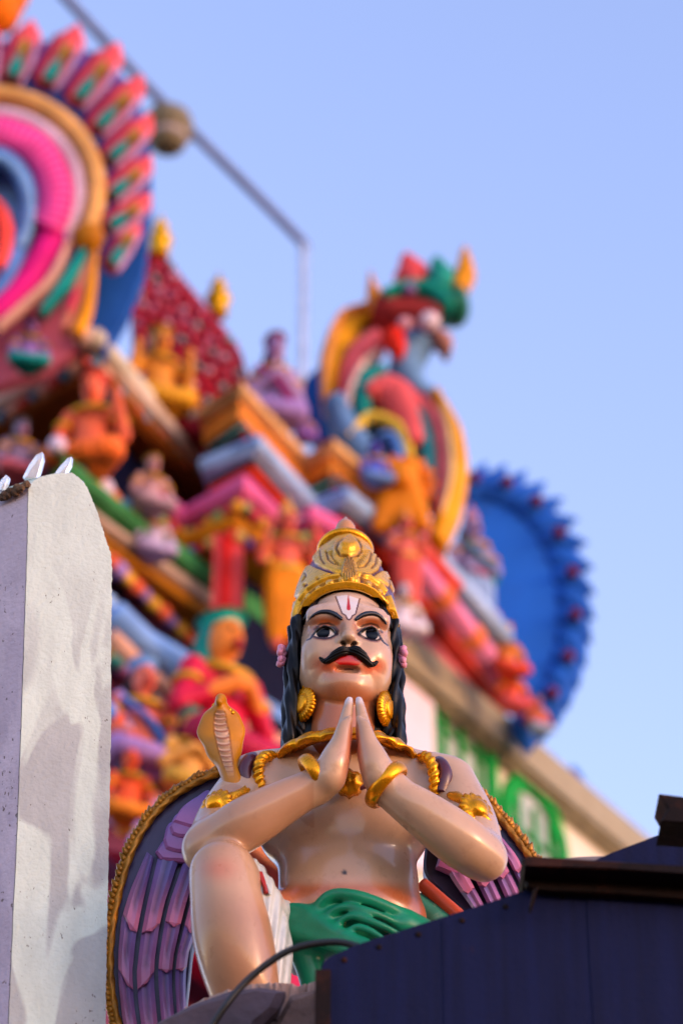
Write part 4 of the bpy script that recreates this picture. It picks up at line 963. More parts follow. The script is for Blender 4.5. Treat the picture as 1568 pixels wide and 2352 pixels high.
# ================================================================== the temple tower behind, out of focus
def vivid(rgb):                        # fresh festival paint: full chroma
    if max(rgb) <= 75: return rgb
    c = [255 * (x / 255) ** .66 for x in rgb]; m = sum(c) / 3
    return tuple(min(255, max(0, m + (x - m) * 1.14)) for x in c)
def em(rgb, **k): return mat('masonry_%02x%02x%02x' % tuple(rgb), vivid(rgb), **{**dict(rough=.6, spec=.12, vary=.2, scale=5, bump=.3, bscale=20, dirt=.42, dirt_rgb=(64, 44, 44)), **k})
def far_px(v, Y): return Y / ray(784, v)[1] / FPX             # metres per pixel out there
tower = empty('temple_tower', (-.6, 15.0, 0), 'brightly painted stepped temple tower with zigzag cornices and a large petalled arch', 'tower')
def zat(u, v, Y): return P(u, v, Y)[2]
def cornice(name, pts, z, h, rgb, back=(.35, 2.2, 0), nose=.95, parent=None, out=0.0):
    """horizontal moulding whose front edge runs through these pixels at height z, with a rounded nose and a flat soffit"""
    f = [H(u, v, z) + np.array([0, -out, 0]) for u, v in pts]; n = len(f); V = []; ring = []
    prof = [(0, 0), (-nose * h * .55, -h * .2), (-nose * h * .7, -h * .5), (-nose * h * .55, -h * .8), (0, -h)]
    c = np.mean(f, 0)
    for i, q in enumerate(f):
        a = f[max(i - 1, 0)]; b = f[min(i + 1, n - 1)]; t = unit(b - a); nr = np.array([t[1], -t[0], 0])
        if nr[1] > 0 and nr[0] < 0: nr = -nr
        for dx, dz in prof: V.append(q - nr * dx + np.array([0, 0, dz]))
        V.append(q + np.asarray(back) + np.array([0, 0, -h])); V.append(q + np.asarray(back))
    k = len(prof) + 2; F = [(i * k + j, (i + 1) * k + j, (i + 1) * k + (j + 1) % k, i * k + (j + 1) % k) for i in range(n - 1) for j in range(k)]
    F += [tuple(range(k - 1, -1, -1)), tuple((n - 1) * k + j for j in range(k))]
    return mesh(name, V, F, em(rgb), parent or tower, False)
def core(name, pts, z, rgb, inset=.25, back=(.4, 2.4, 0), z0=0.0):
    f = [H(u, v, z) * [1, 1, 0] + np.array([0, inset, 0]) for u, v in pts]; g = [q + np.asarray(back) for q in f[::-1]]; ring = f + g; n = len(ring)
    V = [q + np.array([0, 0, z0]) for q in ring] + [q + np.array([0, 0, z]) for q in ring]
    return mesh(name, V, [tuple(range(n)), tuple(range(2 * n - 1, n - 1, -1))] + [(i, n + i, n + (i + 1) % n, (i + 1) % n) for i in range(n)], em(rgb), tower, False)

# gable eave at the left
e1 = [(-400, 1160), (-90, 972), (0, 915), (212, 775), (482, 1088)]; z1 = zat(212, 775, 13.6)
cornice('cornice', e1, z1, .13, (226, 200, 176), back=(.2, 1.6, 0)); cornice('cornice', [(u, v + 50) for u, v in e1], z1 - .135, .12, (120, 58, 18), back=(.2, 1.5, 0))
core('wall', [(u, v + 72) for u, v in e1], z1 - .24, (12, 20, 56), .42, (.3, 1.6, 0))
# stepped tier in the middle
s2 = [(470, 938), (548, 880), (640, 985), (702, 1050), (756, 1010), (872, 1108)]; z2 = zat(548, 880, 14.0)
cornice('cornice', s2, z2, .1, (224, 170, 104)); cornice('cornice', [(u, v + 38) for u, v in s2], z2 - .1, .16, (200, 112, 36), nose=.1)
s3 = [(478, 1022), (560, 965), (704, 1122), (772, 1088), (900, 1196)]; z3 = zat(560, 965, 14.05); cornice('cornice', s3, z3, .11, (196, 58, 62), nose=.3)
s4 = [(482, 1056), (580, 1003), (710, 1150), (782, 1122), (935, 1246)]; z4 = zat(580, 1003, 13.9); cornice('cornice', s4, z4, .15, (150, 190, 240))
cornice('cornice', [(u, v + 52) for u, v in s4], z4 - .155, .03, (30, 30, 30), nose=.2); cornice('cornice', [(u, v + 62) for u, v in s4], z4 - .19, .06, (176, 34, 14), nose=.3)
s5 = [(340, 1112), (430, 1172), (556, 1096), (650, 1196), (716, 1168), (760, 1196)]; z5 = zat(556, 1096, 13.9); cornice('cornice', s5, z5, .16, (214, 84, 140))
cornice('cornice', [(u, v + 58) for u, v in s5], z5 - .165, .08, (34, 34, 26), nose=.2)
s6 = [(385, 1252), (542, 1182), (622, 1248)]; z6 = zat(542, 1182, 14.0); cornice('cornice', s6, z6, .13, (214, 120, 14))
core('wall', [(395, 1260), (545, 1195), (700, 1320), (800, 1400)], z6, (14, 18, 60), .35, (.4, 2.0, 0))
core('wall', [(470, 945), (548, 890), (690, 1060), (756, 1020), (910, 1210)], z3 + .02, (60, 22, 40), .3, (.3, 1.9, 0), z6 - .1)
V, F = boxmesh(P(486, 1402, 13.98), (far_px(1300, 14) * 68, .02, 0), (0, .16, 0), (0, 0, P(486, 1225, 13.98)[2] - P(486, 1402, 13.98)[2])); col_ = mesh('column', V, F, em((204, 58, 58)), tower, False)
V, F = boxmesh(P(508, 1400, 13.96), (far_px(1300, 14) * 18, .01, 0), (0, .05, 0), (0, 0, P(486, 1228, 13.98)[2] - P(486, 1402, 13.98)[2])); mesh('stripe', V, F, em((190, 14, 6)), col_, False)
for pts, z_, dv, rgb in ((s2, z2, 20, (120, 50, 20)), (s3, z3, 30, (70, 150, 130)), (s4, z4, 26, (60, 96, 170)), (s5, z5, 30, (240, 190, 210)), (s6, z6, 24, (96, 40, 10))):
    zz_ = z_ - dv * far_px(1100, 14) / math.cos(PITCH) * .9; q = [H(u, v + dv, zz_) + np.array([0, -.085, 0]) for u, v in pts]; V, F = tube(q, .012, 8, up=(0, 0, 1)); mesh('fillet', V, F, em(rgb), tower)
def dentils(pts, z, dv, step, cols, r=.04):
    k = 0
    for i in range(len(pts) - 1):
        a = np.array(pts[i], float); b = np.array(pts[i + 1], float); n = max(2, int(np.hypot(*(b - a)) / step))
        for j in range(n):
            u, v = a + (b - a) * (j + .5) / n; zz_ = z - dv * far_px(1100, 14) / math.cos(PITCH) * .9; c = H(u, v + dv, zz_) + np.array([0, -.07, 0]); q = r * (.85 + .3 * ((k * 7) % 5) / 4)
            V, F = lathe([(q * .4, -q), (q, -q * .5), (q * 1.1, 0), (q * .7, q * .6), (q * .15, q * 1.1)], c, (0, -.6, .8 if k % 2 else -.6), 8); mesh('boss', V, F, em(cols[k % len(cols)]), tower); k += 1
dentils(s5, z5, 76, 24, [(230, 150, 40), (120, 150, 80), (210, 60, 60)], .035); dentils(s6, z6, 58, 24, [(200, 50, 40), (230, 180, 90), (70, 60, 140)], .035); dentils(e1, z1, 66, 26, [(230, 170, 140), (190, 60, 50), (60, 120, 150)], .04)
# descending tiers at the lower left
g1 = [(120, 1040), (205, 1120), (520, 1430)]; zg = zat(205, 1120, 13.4); cornice('cornice', g1, zg, .15, (46, 112, 58), back=(1.2, 1.6, 0))
cornice('cornice', [(u - 10, v + 58) for u, v in g1], zg - .16, .1, (166, 142, 122), back=(1.2, 1.6, 0)); cornice('cornice', [(u - 16, v + 96) for u, v in g1], zg - .27, .09, (140, 80, 12), back=(1.2, 1.6, 0))
core('wall', [(u, v + 120) for u, v in g1], zg - .3, (58, 22, 52), .3, (1.2, 1.6, 0))
for k, (u, v) in enumerate([(300, 1258), (430, 1385)]):
    a = H(u, v + 12, zg); V, F = boxmesh(a + np.array([-.06, -.1, -.2]), (.13, .05, 0), (-.06, .2, 0), (0, 0, .3)); mesh('corbel', V, F, em((104, 146, 204)), tower, False)
b1 = [(200, 1360), (256, 1408), (430, 1585)]; zb = zat(256, 1408, 13.3); cornice('cornice', b1, zb, .1, (96, 142, 210), back=(1.2, 1.4, 0))
for i in range(8):
    t = i / 7; a = H(245 + 170 * t, 1400 + 168 * t, zb); V, F = lathe([(.01, -.09), (.05, -.07), (.075, 0), (.05, .07), (.01, .09)], a + np.array([0, -.04, -.02]), (0, 0, 1), 14); mesh('boss', V, F, em((150, 186, 228)), tower)
cornice('cornice', [(u - 6, v + 66) for u, v in b1], zb - .16, .12, (218, 150, 122), back=(1.2, 1.4, 0)); core('wall', [(u, v + 90) for u, v in b1], zb - .25, (92, 40, 66), .2, (1.2, 1.4, 0))
cornice('cornice', [(240, 1600), (400, 1770), (520, 1880)], zat(300, 1660, 13.2), .2, (148, 116, 172), back=(1, 1.4, 0)); cornice('cornice', [(240, 1690), (400, 1850), (520, 1960)], zat(300, 1740, 13.15), .12, (176, 100, 60), back=(1, 1.4, 0))
cornice('cornice', [(240, 1820), (400, 1960), (520, 2060)], zat(300, 1870, 13.1), .16, (196, 130, 190), back=(1, 1.4, 0)); cornice('cornice', [(230, 1950), (330, 2040), (520, 2180)], zat(262, 1990, 13.0), .3, (168, 22, 60), back=(1, 1.4, 0))
cornice('cornice', [(230, 2230), (330, 2300), (520, 2420)], zat(262, 2260, 12.9), .12, (196, 70, 50), back=(1, 1.4, 0))
dentils(g1, zg, -14, 30, [(216, 196, 220), (220, 110, 70), (90, 150, 200), (232, 180, 80)], .06); dentils(g1, zg, 136, 26, [(220, 90, 60), (150, 120, 190), (230, 170, 60)], .05); dentils(b1, zb, 110, 26, [(230, 90, 80), (240, 190, 90), (60, 150, 140), (200, 120, 180)], .055)
dentils([(240, 1640), (400, 1810), (520, 1920)], zat(300, 1700, 13.1), 0, 26, [(60, 120, 210), (226, 90, 60), (232, 180, 70), (210, 140, 190)], .055); dentils([(240, 1860), (400, 2000), (520, 2100)], zat(300, 1910, 13.0), 0, 28, [(232, 90, 50), (190, 150, 210), (232, 150, 50)], .06)
# right-hand descending ledges
r1 = [(868, 1196), (1130, 1520), (1160, 1556)]; zr = zat(868, 1196, 14.9); cornice('cornice', r1, zr, .2, (222, 96, 140), back=(-.5, 1.8, 0)); cornice('cornice', [(u - 12, v + 50) for u, v in r1], zr - .16, .12, (184, 52, 42), back=(-.5, 1.8, 0))
r2 = [(962, 1268), (1175, 1500)]; zr2 = zat(962, 1268, 15.3); cornice('cornice', r2, zr2, .16, (146, 184, 230), back=(-.4, 1.6, 0)); cornice('cornice', [(u - 6, v + 34) for u, v in r2], zr2 - .125, .05, (58, 62, 40), back=(-.4, 1.6, 0))
dentils(r1, zr, -20, 26, [(232, 130, 60), (226, 90, 90), (150, 190, 230), (236, 150, 180), (240, 190, 80)], .06); dentils(r2, zr2, -22, 26, [(200, 170, 210), (120, 180, 190), (230, 130, 110)], .05)
core('wall', r1, zr - .1, (196, 92, 96), .3, (-.6, 1.8, 0), zr - .42)

def rail(pts, Y0_, Y1_, r, rgb, name='rail', beads=0):
    n = len(pts); c = [P(u, v, Y0_ + (Y1_ - Y0_) * i / (n - 1)) for i, (u, v) in enumerate(pts)]; V, F = tube(c, r, 14, up=(0, 0, 1)); o = mesh(name, V, F, em(rgb), tower)
    for i in range(beads):
        t = (i + .5) / beads; q = c[0] * (1 - t) + c[-1] * t; V, F = lathe([(.02, -.09), (r * 1.2, -.05), (r * 1.3, 0), (r * 1.2, .05), (.02, .09)], q, c[-1] - c[0], 12); mesh('knot', V, F, em((222, 104, 60)), o)
rail([(905, 1232), (1120, 1508)], 14.5, 15.4, .068, (236, 124, 168), beads=3); rail([(985, 1262), (1160, 1466)], 14.9, 15.6, .065, (158, 192, 236)); rail([(940, 1226), (1050, 1352)], 14.6, 15.0, .05, (220, 70, 60))
rail([(262, 1408), (420, 1566)], 13.1, 13.5, .08, (120, 164, 226)); rail([(255, 1462), (400, 1606)], 13.0, 13.4, .05, (222, 160, 128)); rail([(258, 1606), (400, 1730)], 12.95, 13.2, .07, (168, 138, 200)); rail([(258, 1650), (400, 1770)], 12.9, 13.1, .05, (196, 170, 214))
rail([(-400, 1150), (0, 908), (208, 772)], 15.5, 13.5, .06, (232, 190, 168)); rail([(216, 772), (480, 1082)], 13.5, 15.1, .06, (214, 204, 176))
# ---- ribboned shapes in the plane of the arch
def ribbon(pts, w, Y, rgb, name, parent, thick=.05, n=8, rough=.55):
    q = catmull([np.array(p_, float) for p_ in pts], n); ww = np.interp(np.linspace(0, 1, len(q)), np.linspace(0, 1, len(np.atleast_1d(w))), np.atleast_1d(w))
    c = [P(u, v, Y) for u, v in q]; r = [max(.004, x * far_px(v, Y) * .5) for x, (u, v) in zip(ww, q)]
    V, F = tube(c, r, 12, up=(0, 1, 0)); c = np.repeat(np.array(c), 12, 0); V = np.array(V); d = V - c; mx = np.repeat(np.array(r), 12)
    V[:, 1] = c[:, 1] + d[:, 1] * thick / mx
    return mesh(name, V, F, em(rgb, rough=rough), parent)
arch = empty('arch', P(100, 780, 13.25)); arch.location = tuple(P(100, 780, 13.25) - origin_of(tower)); arch.parent = tower
AY = 13.2
# the backing plate
q = [P(u, v, AY + .34) for u, v in [(-164, 95), (120, 95), (240, 130), (315, 215), (345, 330), (348, 470), (330, 620), (290, 720), (240, 805), (208, 770), (200, 640), (100, 560), (-144, 560), (-244, 640), (-252, 770), (-284, 805), (-334, 720), (-374, 620), (-392, 470), (-389, 330), (-359, 215), (-284, 130)]]
V, F = slabmesh(q, (0, .12, 0)); mesh('backing_plate', V, F, em((24, 72, 160)), arch, False)
q = [P(u, v, AY + .36) for u, v in [(-249, 640), (-164, 570), (120, 570), (205, 640), (214, 780), (100, 850), (-60, 900), (-200, 900)]]; V, F = slabmesh(q, (0, .1, 0)); mesh('base_panel', V, F, em((176, 84, 112)), arch, False)
oval = lambda rx, ry, a0, a1, cu=-22, cv=440: [(cu + rx * math.cos(rad(a)), cv - ry * math.sin(rad(a))) for a in np.linspace(a0, a1, 26)]
ribbon(oval(246, 222, 212, -30), 44, AY + .06, (222, 158, 84), 'ring', arch, .07)
ribbon(oval(222, 198, 212, -30), 16, AY + .12, (14, 84, 84), 'ring', arch, .05)
ribbon([(-44, 780), (-134, 660), (-204, 560)] + oval(196, 176, 200, -20) + [(160, 560), (90, 660), (0, 740)], 34, AY + .1, (222, 150, 184), 'ring', arch, .06)
for a in np.linspace(215, -35, 54):
    c = P(-22 + 204 * math.cos(rad(a)), 440 - 182 * math.sin(rad(a)), AY + .06); V, F = lathe([(.012, -.05), (.044, -.03), (.05, 0), (.03, .035)], c, (0, -1, -.3), 8); mesh('scallop', V, F, em((232, 196, 220)), arch)
ribbon([(-104, 660), (-162, 560)] + oval(152, 150, 195, -15, -22, 450) + [(118, 560), (60, 660), (-20, 740)], 74, AY + .08, (206, 20, 106), 'ring', arch, .1)
q = [P(-22 + 96 * math.cos(t), 490 - 130 * math.sin(t), AY + .2) for t in np.linspace(0, 2 * math.pi, 30, endpoint=False)]; V, F = slabmesh(q, (0, .08, 0)); mesh('inner_plate', V, F, em((104, 146, 206)), arch, False)
for k_, a in enumerate(np.linspace(200, -28, 76)):
    ca, sa = math.cos(rad(a)), math.sin(rad(a)); V, F = tube([P(-22 + r_ * ca, 450 - r_ * .98 * sa, AY - y_) for r_, y_ in ((112, .0), (140, .04), (168, .03), (186, -.03))], [.012, .02, .026, .02], 8, up=(0, 1, 0)); mesh('frill', V, F, em((216, 30, 118) if k_ % 2 else (226, 84, 152)), arch)
ribbon(oval(92, 122, 220, -40, -22, 480) + [(10, 660), (-22, 690)], 44, AY + .05, (70, 112, 186), 'ring', arch, .08)
for a in np.linspace(220, -40, 46):
    c = P(-22 + 92 * math.cos(rad(a)), 480 - 122 * math.sin(rad(a)), AY - .02); V, F = lathe([(.012, -.03), (.034, -.015), (.034, .01), (.01, .025)], c, (0, -1, -.3), 8); mesh('bead', V, F, em((110, 156, 210)), arch)
ribbon(oval(38, 80, 240, -60, -22, 560), 40, AY + .04, (220, 60, 50), 'ring', arch, .12)
def petal(b, t, w):
    b = np.array(b, float); t = np.array(t, float); t = t + (t - b) * .06; w = w * 1.28; L = t - b
    o = ribbon([b, b + L * .35, b + L * .7, b + L * .9, t + L * .06], [w * .62, w * .8, w * .95, w * .7, w * .15], AY + .1, (214, 70, 78), 'petal', arch, .06)
    sd = np.array([L[1], -L[0]]) / np.linalg.norm(L)
    ribbon([b + sd * w * -.32 + L * .02, b + sd * w * -.36 + L * .5, b + sd * w * -.28 + L * .85], [8, 10, 4], AY + .035, (188, 140, 184), 'edge', o, .03)
    ribbon([b + sd * w * .36 + L * .02, b + sd * w * .42 + L * .4, b + sd * w * .4 + L * .8], [14, 18, 6], AY + .06, (96, 12, 60), 'edge', o, .03)  # shadow side of the petal, put in as a dark maroon strip
    ribbon([b + L * .1, b + L * .3, b + L * .48], [22, 32, 10], AY + .02, (10, 118, 112), 'inlay', o, .03)
    ribbon([b + L * .48, b + L * .64, b + L * .78], [10, 24, 6], AY + .02, (126, 104, 30), 'inlay', o, .03)
for b, t, w in (((-36, 190), (-28, 70), 62), ((22, 186), (70, 72), 64), ((100, 196), (172, 82), 66), ((170, 236), (262, 124), 66), ((216, 300), (314, 198), 64), ((246, 372), (336, 284), 60), ((252, 452), (336, 378), 58), ((246, 526), (334, 462), 54), ((252, 616), (312, 520), 44)):
    petal(b, t, w)
    if t[0] > 0: petal((-44 - b[0], b[1]), (-44 - t[0], t[1]), w)
for k, (u, v) in enumerate(((0, 20), (20, -20))):
    V, F = lathe([(.02, -.2), (.12, -.12), (.15, 0), (.1, .12), (.03, .2)], P(u, v, AY + .1), (0, 0, 1), 16); mesh('crest', V, F, em((214, 96, 12)), arch)
V, F = lathe([(.03, -.05), (.09, -.03), (.1, 0), (.07, .04), (.02, .06)], P(203, 546, AY), (0, -1, -.4), 16); mesh('knob', V, F, em((160, 92, 14)), arch)
ribbon([(232, 545), (200, 548), (168, 540)], [20, 26, 10], AY + .02, (190, 116, 40), 'bracket', arch, .06)
ribbon([(205, 560), (180, 610), (140, 670), (96, 724)], [10, 34, 34, 20], AY + .06, (10, 130, 122), 'leaf', arch, .06); ribbon([(222, 570), (196, 640), (176, 700), (150, 765)], [12, 40, 44, 20], AY + .08, (226, 128, 96), 'leaf', arch, .06)
ribbon([(222, 575), (212, 650), (200, 720), (178, 770)], [6, 20, 28, 26], AY + .03, (226, 138, 10), 'leaf', arch, .05); ribbon([(180, 660), (168, 692), (160, 720)], [4, 16, 4], AY + .02, (200, 20, 76), 'leaf', arch, .04)
ribbon([(160, 560), (120, 640), (60, 700), (-10, 760)], [10, 14, 14, 14], AY + .02, (224, 168, 150), 'ring', arch, .05)

# ---- barrel roof with finials behind the arch
roof = empty('roof', (0, 0, 0)); roof.parent = tower; roof.location = tuple(P(430, 900, 15.0) - origin_of(tower))
def vault():
    Yv = 14.7; poly = [(296, 680), (318, 610), (345, 556), (372, 572), (420, 632), (470, 692), (520, 752), (552, 800), (568, 880), (556, 960), (470, 990), (380, 960), (300, 800)]
    lean = lambda u, v: P(u, v, Yv + (800 - v) * .0016)
    V, F = slabmesh([lean(u, v) for u, v in poly], (0.1, .7, 0), .05); mesh('vault', V, F, em((112, 24, 40)), roof, False)
    cols = [(186, 70, 84), (206, 140, 160), (170, 24, 36), (176, 80, 110), (150, 40, 60), (120, 130, 130)]; k = 0
    d = np.array([.66, .75]); e = np.array([.75, -.66])
    for a in range(-2, 16):
        for b in range(-9, 10):
            c = np.array([350, 620]) + d * (a * 24) + e * (b * 24 + (a % 2) * 12)
            q = poly + poly[:1]
            if not bool(in_poly(np.array(c[0]), np.array(c[1]), poly)) or d_line(np.array(c[0]), np.array(c[1]), q)[0] < 9: continue
            r = .032; V, F = lathe([(r * .7, -.02), (r, 0), (r * .8, .03), (r * .3, .045)], lean(*c) + np.array([0, -.012, 0]), (.1, -1, -.2), 8); mesh('tile', V, F, em(cols[(a * 2 + b * 3) % 6 if (a * b) % 4 else 2]), roof); k += 1
    for a in range(0, 9):                                                       # raised ribs down the slope
        p0 = np.array([350, 560]) + np.array([24, 28.5]) * a; p1 = p0 + np.array([-62 + 4 * a, 118])
        V, F = tube([lean(*p0), lean(*((p0 + p1) / 2)) + np.array([0, -.03, 0]), lean(*p1)], .014, 8, up=(0, 1, 0)); mesh('rib', V, F, em((150, 60, 76)), roof)
    V, F = slabmesh([P(u, v, Yv - .06) for u, v in [(500, 880), (556, 840), (575, 900), (560, 985), (480, 990)]], (0, .1, 0), .02); mesh('gable', V, F, em((92, 40, 86)), roof, False)
    for (u, v, s) in ((366, 585, 1.0), (500, 722, 1.05)):
        c = P(u, v, Yv + .3); m_ = em((196, 142, 16), metal=.4, rough=.35)
        V, F = lathe([(.1, -.02), (.12, .03), (.07, .08), (.13, .16), (.15, .22), (.1, .3), (.05, .33), (.09, .38), (.09, .42), (.04, .46), (.03, .52), (.005, .6)], c, (0, 0, 1), 18); mesh('finial', c + (np.array(V) - c) * .62, F, m_, roof)
vault()

# ---- painted figures
def figure(name, label, u, v, Y, hpx, pose='sit', skin=(214, 96, 46), cloth=(190, 60, 60), crown=(190, 140, 40), yaw=0, group='painted figures on the tower', arms='lap', tall=1.0, sash=None, cat='figure', hair=(28, 20, 24), coat=None, thin=.8):
    base = P(u, v, Y); s = hpx * far_px(v - hpx * .5, Y) * 1.16; cy, sy = math.cos(rad(yaw)), math.sin(rad(yaw)); R = np.array([[cy, -sy, 0], [sy, cy, 0], [0, 0, 1.0]])
    root = empty(name, base, label, cat, group); wv = lambda V: base + (np.asarray(V) * s * np.array([thin, 1, 1])) @ R.T
    k = .03
    if pose == 'sit':
        sh = .56; hd = .74
        body = [ell((0, 0, .32), (.155, .11, .2), k), cap((-.15, 0, .52), (.15, 0, .52), .075, .075, .05), ell((0, -.01, .2), (.16, .12, .14), k)]
        low = chain([(-.07, .02, .12), (-.26, -.12, .13), (-.22, -.2, .1), (.06, -.25, .07)], [.1, .09, .08, .055], k) + chain([(.07, .02, .12), (.26, -.12, .13), (.22, -.2, .1), (-.06, -.23, .06)], [.1, .09, .08, .055], k) + [ell((0, -.02, .1), (.2, .15, .1), k)]
    else:
        sh = .74; hd = .87
        body = [ell((0, 0, .6), (.105, .08, .15), k), cap((-.1, 0, .71), (.1, 0, .71), .055, .055, .04), cap((-.05, 0, .52), (-.065, -.01, .02), .04, .04, .02), cap((.05, 0, .52), (.065, -.01, .02), .04, .04, .02)]
        low = chain([(-.06, 0, .5), (-.075, 0, .28), (-.07, 0, .08)], [.1, .085, .06], k) + chain([(.06, 0, .5), (.075, 0, .28), (.07, 0, .08)], [.1, .085, .06], k) + [ell((0, 0, .46), (.125, .095, .09), k), ell((0, -.03, .26), (.08, .06, .2), k)]
    hs_ = 1.0 if pose == 'sit' else .62; sx = .21 if pose == 'sit' else .135
    body += [ell((0, -.02, hd), (.098 * hs_, .105 * hs_, .125 * hs_), .01), cap((0, 0, sh - .05), (0, 0, hd - .06), .055 * hs_, .05 * hs_, .02), ell((0, -.125 * hs_, hd - .01), (.02 * hs_, .025 * hs_, .035 * hs_), .02)]
    for sgn in (-1, 1):
        el = (sgn * sx * 1.45, -.02, sh - .24 * hs_); st = (sgn * sx, 0, sh - .02)
        up_ = arms == 'up' or (arms == 'one' and sgn > 0)
        hn = (sgn * sx * 1.25, -.16, sh + .02) if up_ else ((sgn * .04, -.17, sh - .12 * hs_) if arms == 'pray' else (sgn * sx * .9, -.2 * hs_, sh - .36 * hs_))
        body += chain([st, el], [.065 * hs_, .055 * hs_], .02) + chain([el, hn], [.052 * hs_, .04 * hs_], .02) + [ell(hn, np.array([.045, .04, .05]) * hs_, .01)]
    V, F = sculpt(body, .016); V = relax(V, F, 1); 
    c = np.tile(np.array(lin(vivid(skin))), (len(V), 1))
    if coat: c = blend(c, vivid(coat), ((V[:, 2] < sh + .03) & (np.abs(V[:, 0]) + V[:, 2] * 0 < 9) & ~((V[:, 1] < -.13) & (V[:, 2] < sh - .03))) * 1.0)
    mesh('body', wv(V), F, mat('figure_paint', rough=.5, spec=.2, vary=.12, scale=6, bump=.2, bscale=25, attr=True), root, True, c)
    V, F = sculpt(low, .018); V = relax(V, F, 1); V = V + np.array([0, -1, 0]) * (.006 * np.sin(V[:, 0] * 90))[:, None]; mesh('garment', wv(V), F, em(cloth, rough=.45), root)
    V, F = sculpt([ell((0, .03, hd + .02), np.array([.108, .1, .12]) * hs_, .01)] + [cap((sg * .08 * hs_, .06, hd), (sg * .1 * hs_, .05, hd - .2 * hs_), .05 * hs_, .05 * hs_, .02) for sg in (-1, 1)], .016); mesh('hair', wv(V), F, em(hair, rough=.4), root)
    if crown is not None:
        t = tall; V, F = lathe([(.1, 0), (.115, .02), (.1, .06), (.09 * (2 - t), .12 * t), (.05, .18 * t), (.03, .21 * t), (.035, .23 * t), (.004, .28 * t)], (0, 0, 0), (0, 0, 1), 16)
        V = np.array(V) * hs_ + np.array([0, .01, hd + .07 * hs_]); mesh('crown', wv(V), F, em(crown, rough=.35, metal=.25 if crown[0] > 150 and crown[2] < 90 else 0), root)
    q = np.array([(sx * .75 * math.cos(a), -.03 - .1 * abs(math.sin(a)) if math.sin(a) < 0 else .06 * math.sin(a), sh - .0 + .035 * math.sin(a)) for a in np.linspace(0, 2 * math.pi, 24, endpoint=False)]); V, F = tube(wv(q), .02 * s * hs_ + .004, 8, closed=True); mesh('necklace', V, F, em((186, 130, 30), metal=.3, rough=.4), root)
    for sgn in (-1, 1):
        V, F = lathe([(.002, -.012), (.012, -.008), (.016, 0), (.01, .008)], (sgn * .038 * hs_, (-.02 - .098 * hs_), hd + .015 * hs_), (0, -1, 0), 8); mesh('eye', wv(V), F, em((22, 18, 22)), root)
        q = np.array([(sgn * sx * 1.2 + .066 * hs_ * math.cos(a), -.01 + .066 * hs_ * math.sin(a), sh - .11 * hs_) for a in np.linspace(0, 2 * math.pi, 14, endpoint=False)]); V, F = tube(wv(q), .016 * s * hs_ + .003, 6, closed=True); mesh('armlet', V, F, em((196, 140, 30)), root)
    wz, wr = (.2, .165) if pose == 'sit' else (.5, .125)
    q = np.array([(wr * math.cos(a), wr * .8 * math.sin(a), wz) for a in np.linspace(0, 2 * math.pi, 20, endpoint=False)]); V, F = tube(wv(q), .022 * s, 6, closed=True); mesh('belt', V, F, em((210, 170, 60) if cloth[1] < 130 else (150, 40, 60)), root)
    V, F = lathe([(.002, -.01), (.03 * hs_, -.006), (.036 * hs_, 0), (.02 * hs_, .012)], (0, -.02 - .105 * hs_, hd - .065 * hs_), (0, -1, -.2), 8); V = np.array(V) * np.array([1, 1, 1]); mesh('mouth', wv(V), F, em((130, 24, 24)), root)
    if sash:
        q = catmull([(-sx, -.09, sh - .03), (0, -.155 if pose == 'sit' else -.1, sh - .2 * hs_), (sx * .9, -.11, sh - .38 * hs_), (sx * 1.1, .02, sh - .46 * hs_)], 6); V, F = tube(wv(q), .04 * s * hs_, 8, flat=.5); mesh('sash', V, F, em(sash), root)
    return root
figure('seated_figure', 'orange skinned seated figure under the tan gable at the upper left', 205, 1100, 13.3, 285, 'sit', (212, 84, 50), (220, 92, 34), (190, 60, 50), -12, arms='one', tall=.5)
figure('seated_figure', 'grey lilac figure crouching beside the orange seated figure', 40, 1110, 13.35, 170, 'sit', (120, 96, 120), (190, 80, 90), (60, 60, 70), 20, tall=.6)
figure('seated_figure', 'dark haired figure in purple and teal at the foot of the arch', 64, 858, 13.35, 150, 'sit', (128, 92, 160), (16, 120, 116), (16, 40, 50), 10, tall=.5)
figure('seated_figure', 'golden skinned figure with dark hair beside the red vault', 360, 962, 14.4, 250, 'sit', (206, 126, 40), (204, 140, 30), (140, 90, 30), 18, arms='up', tall=.5, hair=(14, 30, 30))
figure('seated_figure', 'lavender robed figure on the stepped tier beside the blue sky', 628, 1000, 14.6, 272, 'sit', (156, 128, 182), (142, 112, 180), (110, 50, 92), 12, arms='pray', tall=.5, sash=(170, 60, 120), thin=.62)
figure('seated_figure', 'small lilac figure at the step below the lavender robed figure', 700, 1020, 14.7, 90, 'sit', (128, 88, 160), (110, 70, 150), (140, 100, 170), 12, tall=.5)
figure('standing_figure', 'coral skinned figure in an orange skirt left of the crown', 655, 1492, 13.9, 340, 'stand', (214, 86, 66), (226, 118, 10), (210, 140, 60), 14, arms='up')
figure('seated_figure', 'turbaned man with orange face and red robe above the cobra', 500, 1800, 13.15, 435, 'sit', (224, 116, 40), (150, 20, 50), (24, 160, 140), 40, arms='pray', tall=.42, coat=(190, 20, 50), hair=(20, 110, 100))
figure('seated_figure', 'pale lilac and blue figure half hidden behind the white wall end', 318, 1790, 13.0, 300, 'sit', (214, 96, 76), (148, 112, 180), (90, 140, 210), 25, arms='lap', tall=.6, sash=(60, 110, 200))
figure('seated_figure', 'yellow clad figure behind the cobra and the left wing', 430, 1840, 12.9, 230, 'sit', (216, 150, 70), (190, 140, 50), (30, 90, 80), 25, arms='pray', tall=.6)
figure('seated_figure', 'orange figure low beside the white wall end', 292, 1900, 12.8, 200, 'sit', (214, 70, 30), (210, 110, 30), (150, 60, 120), 20, tall=.6)
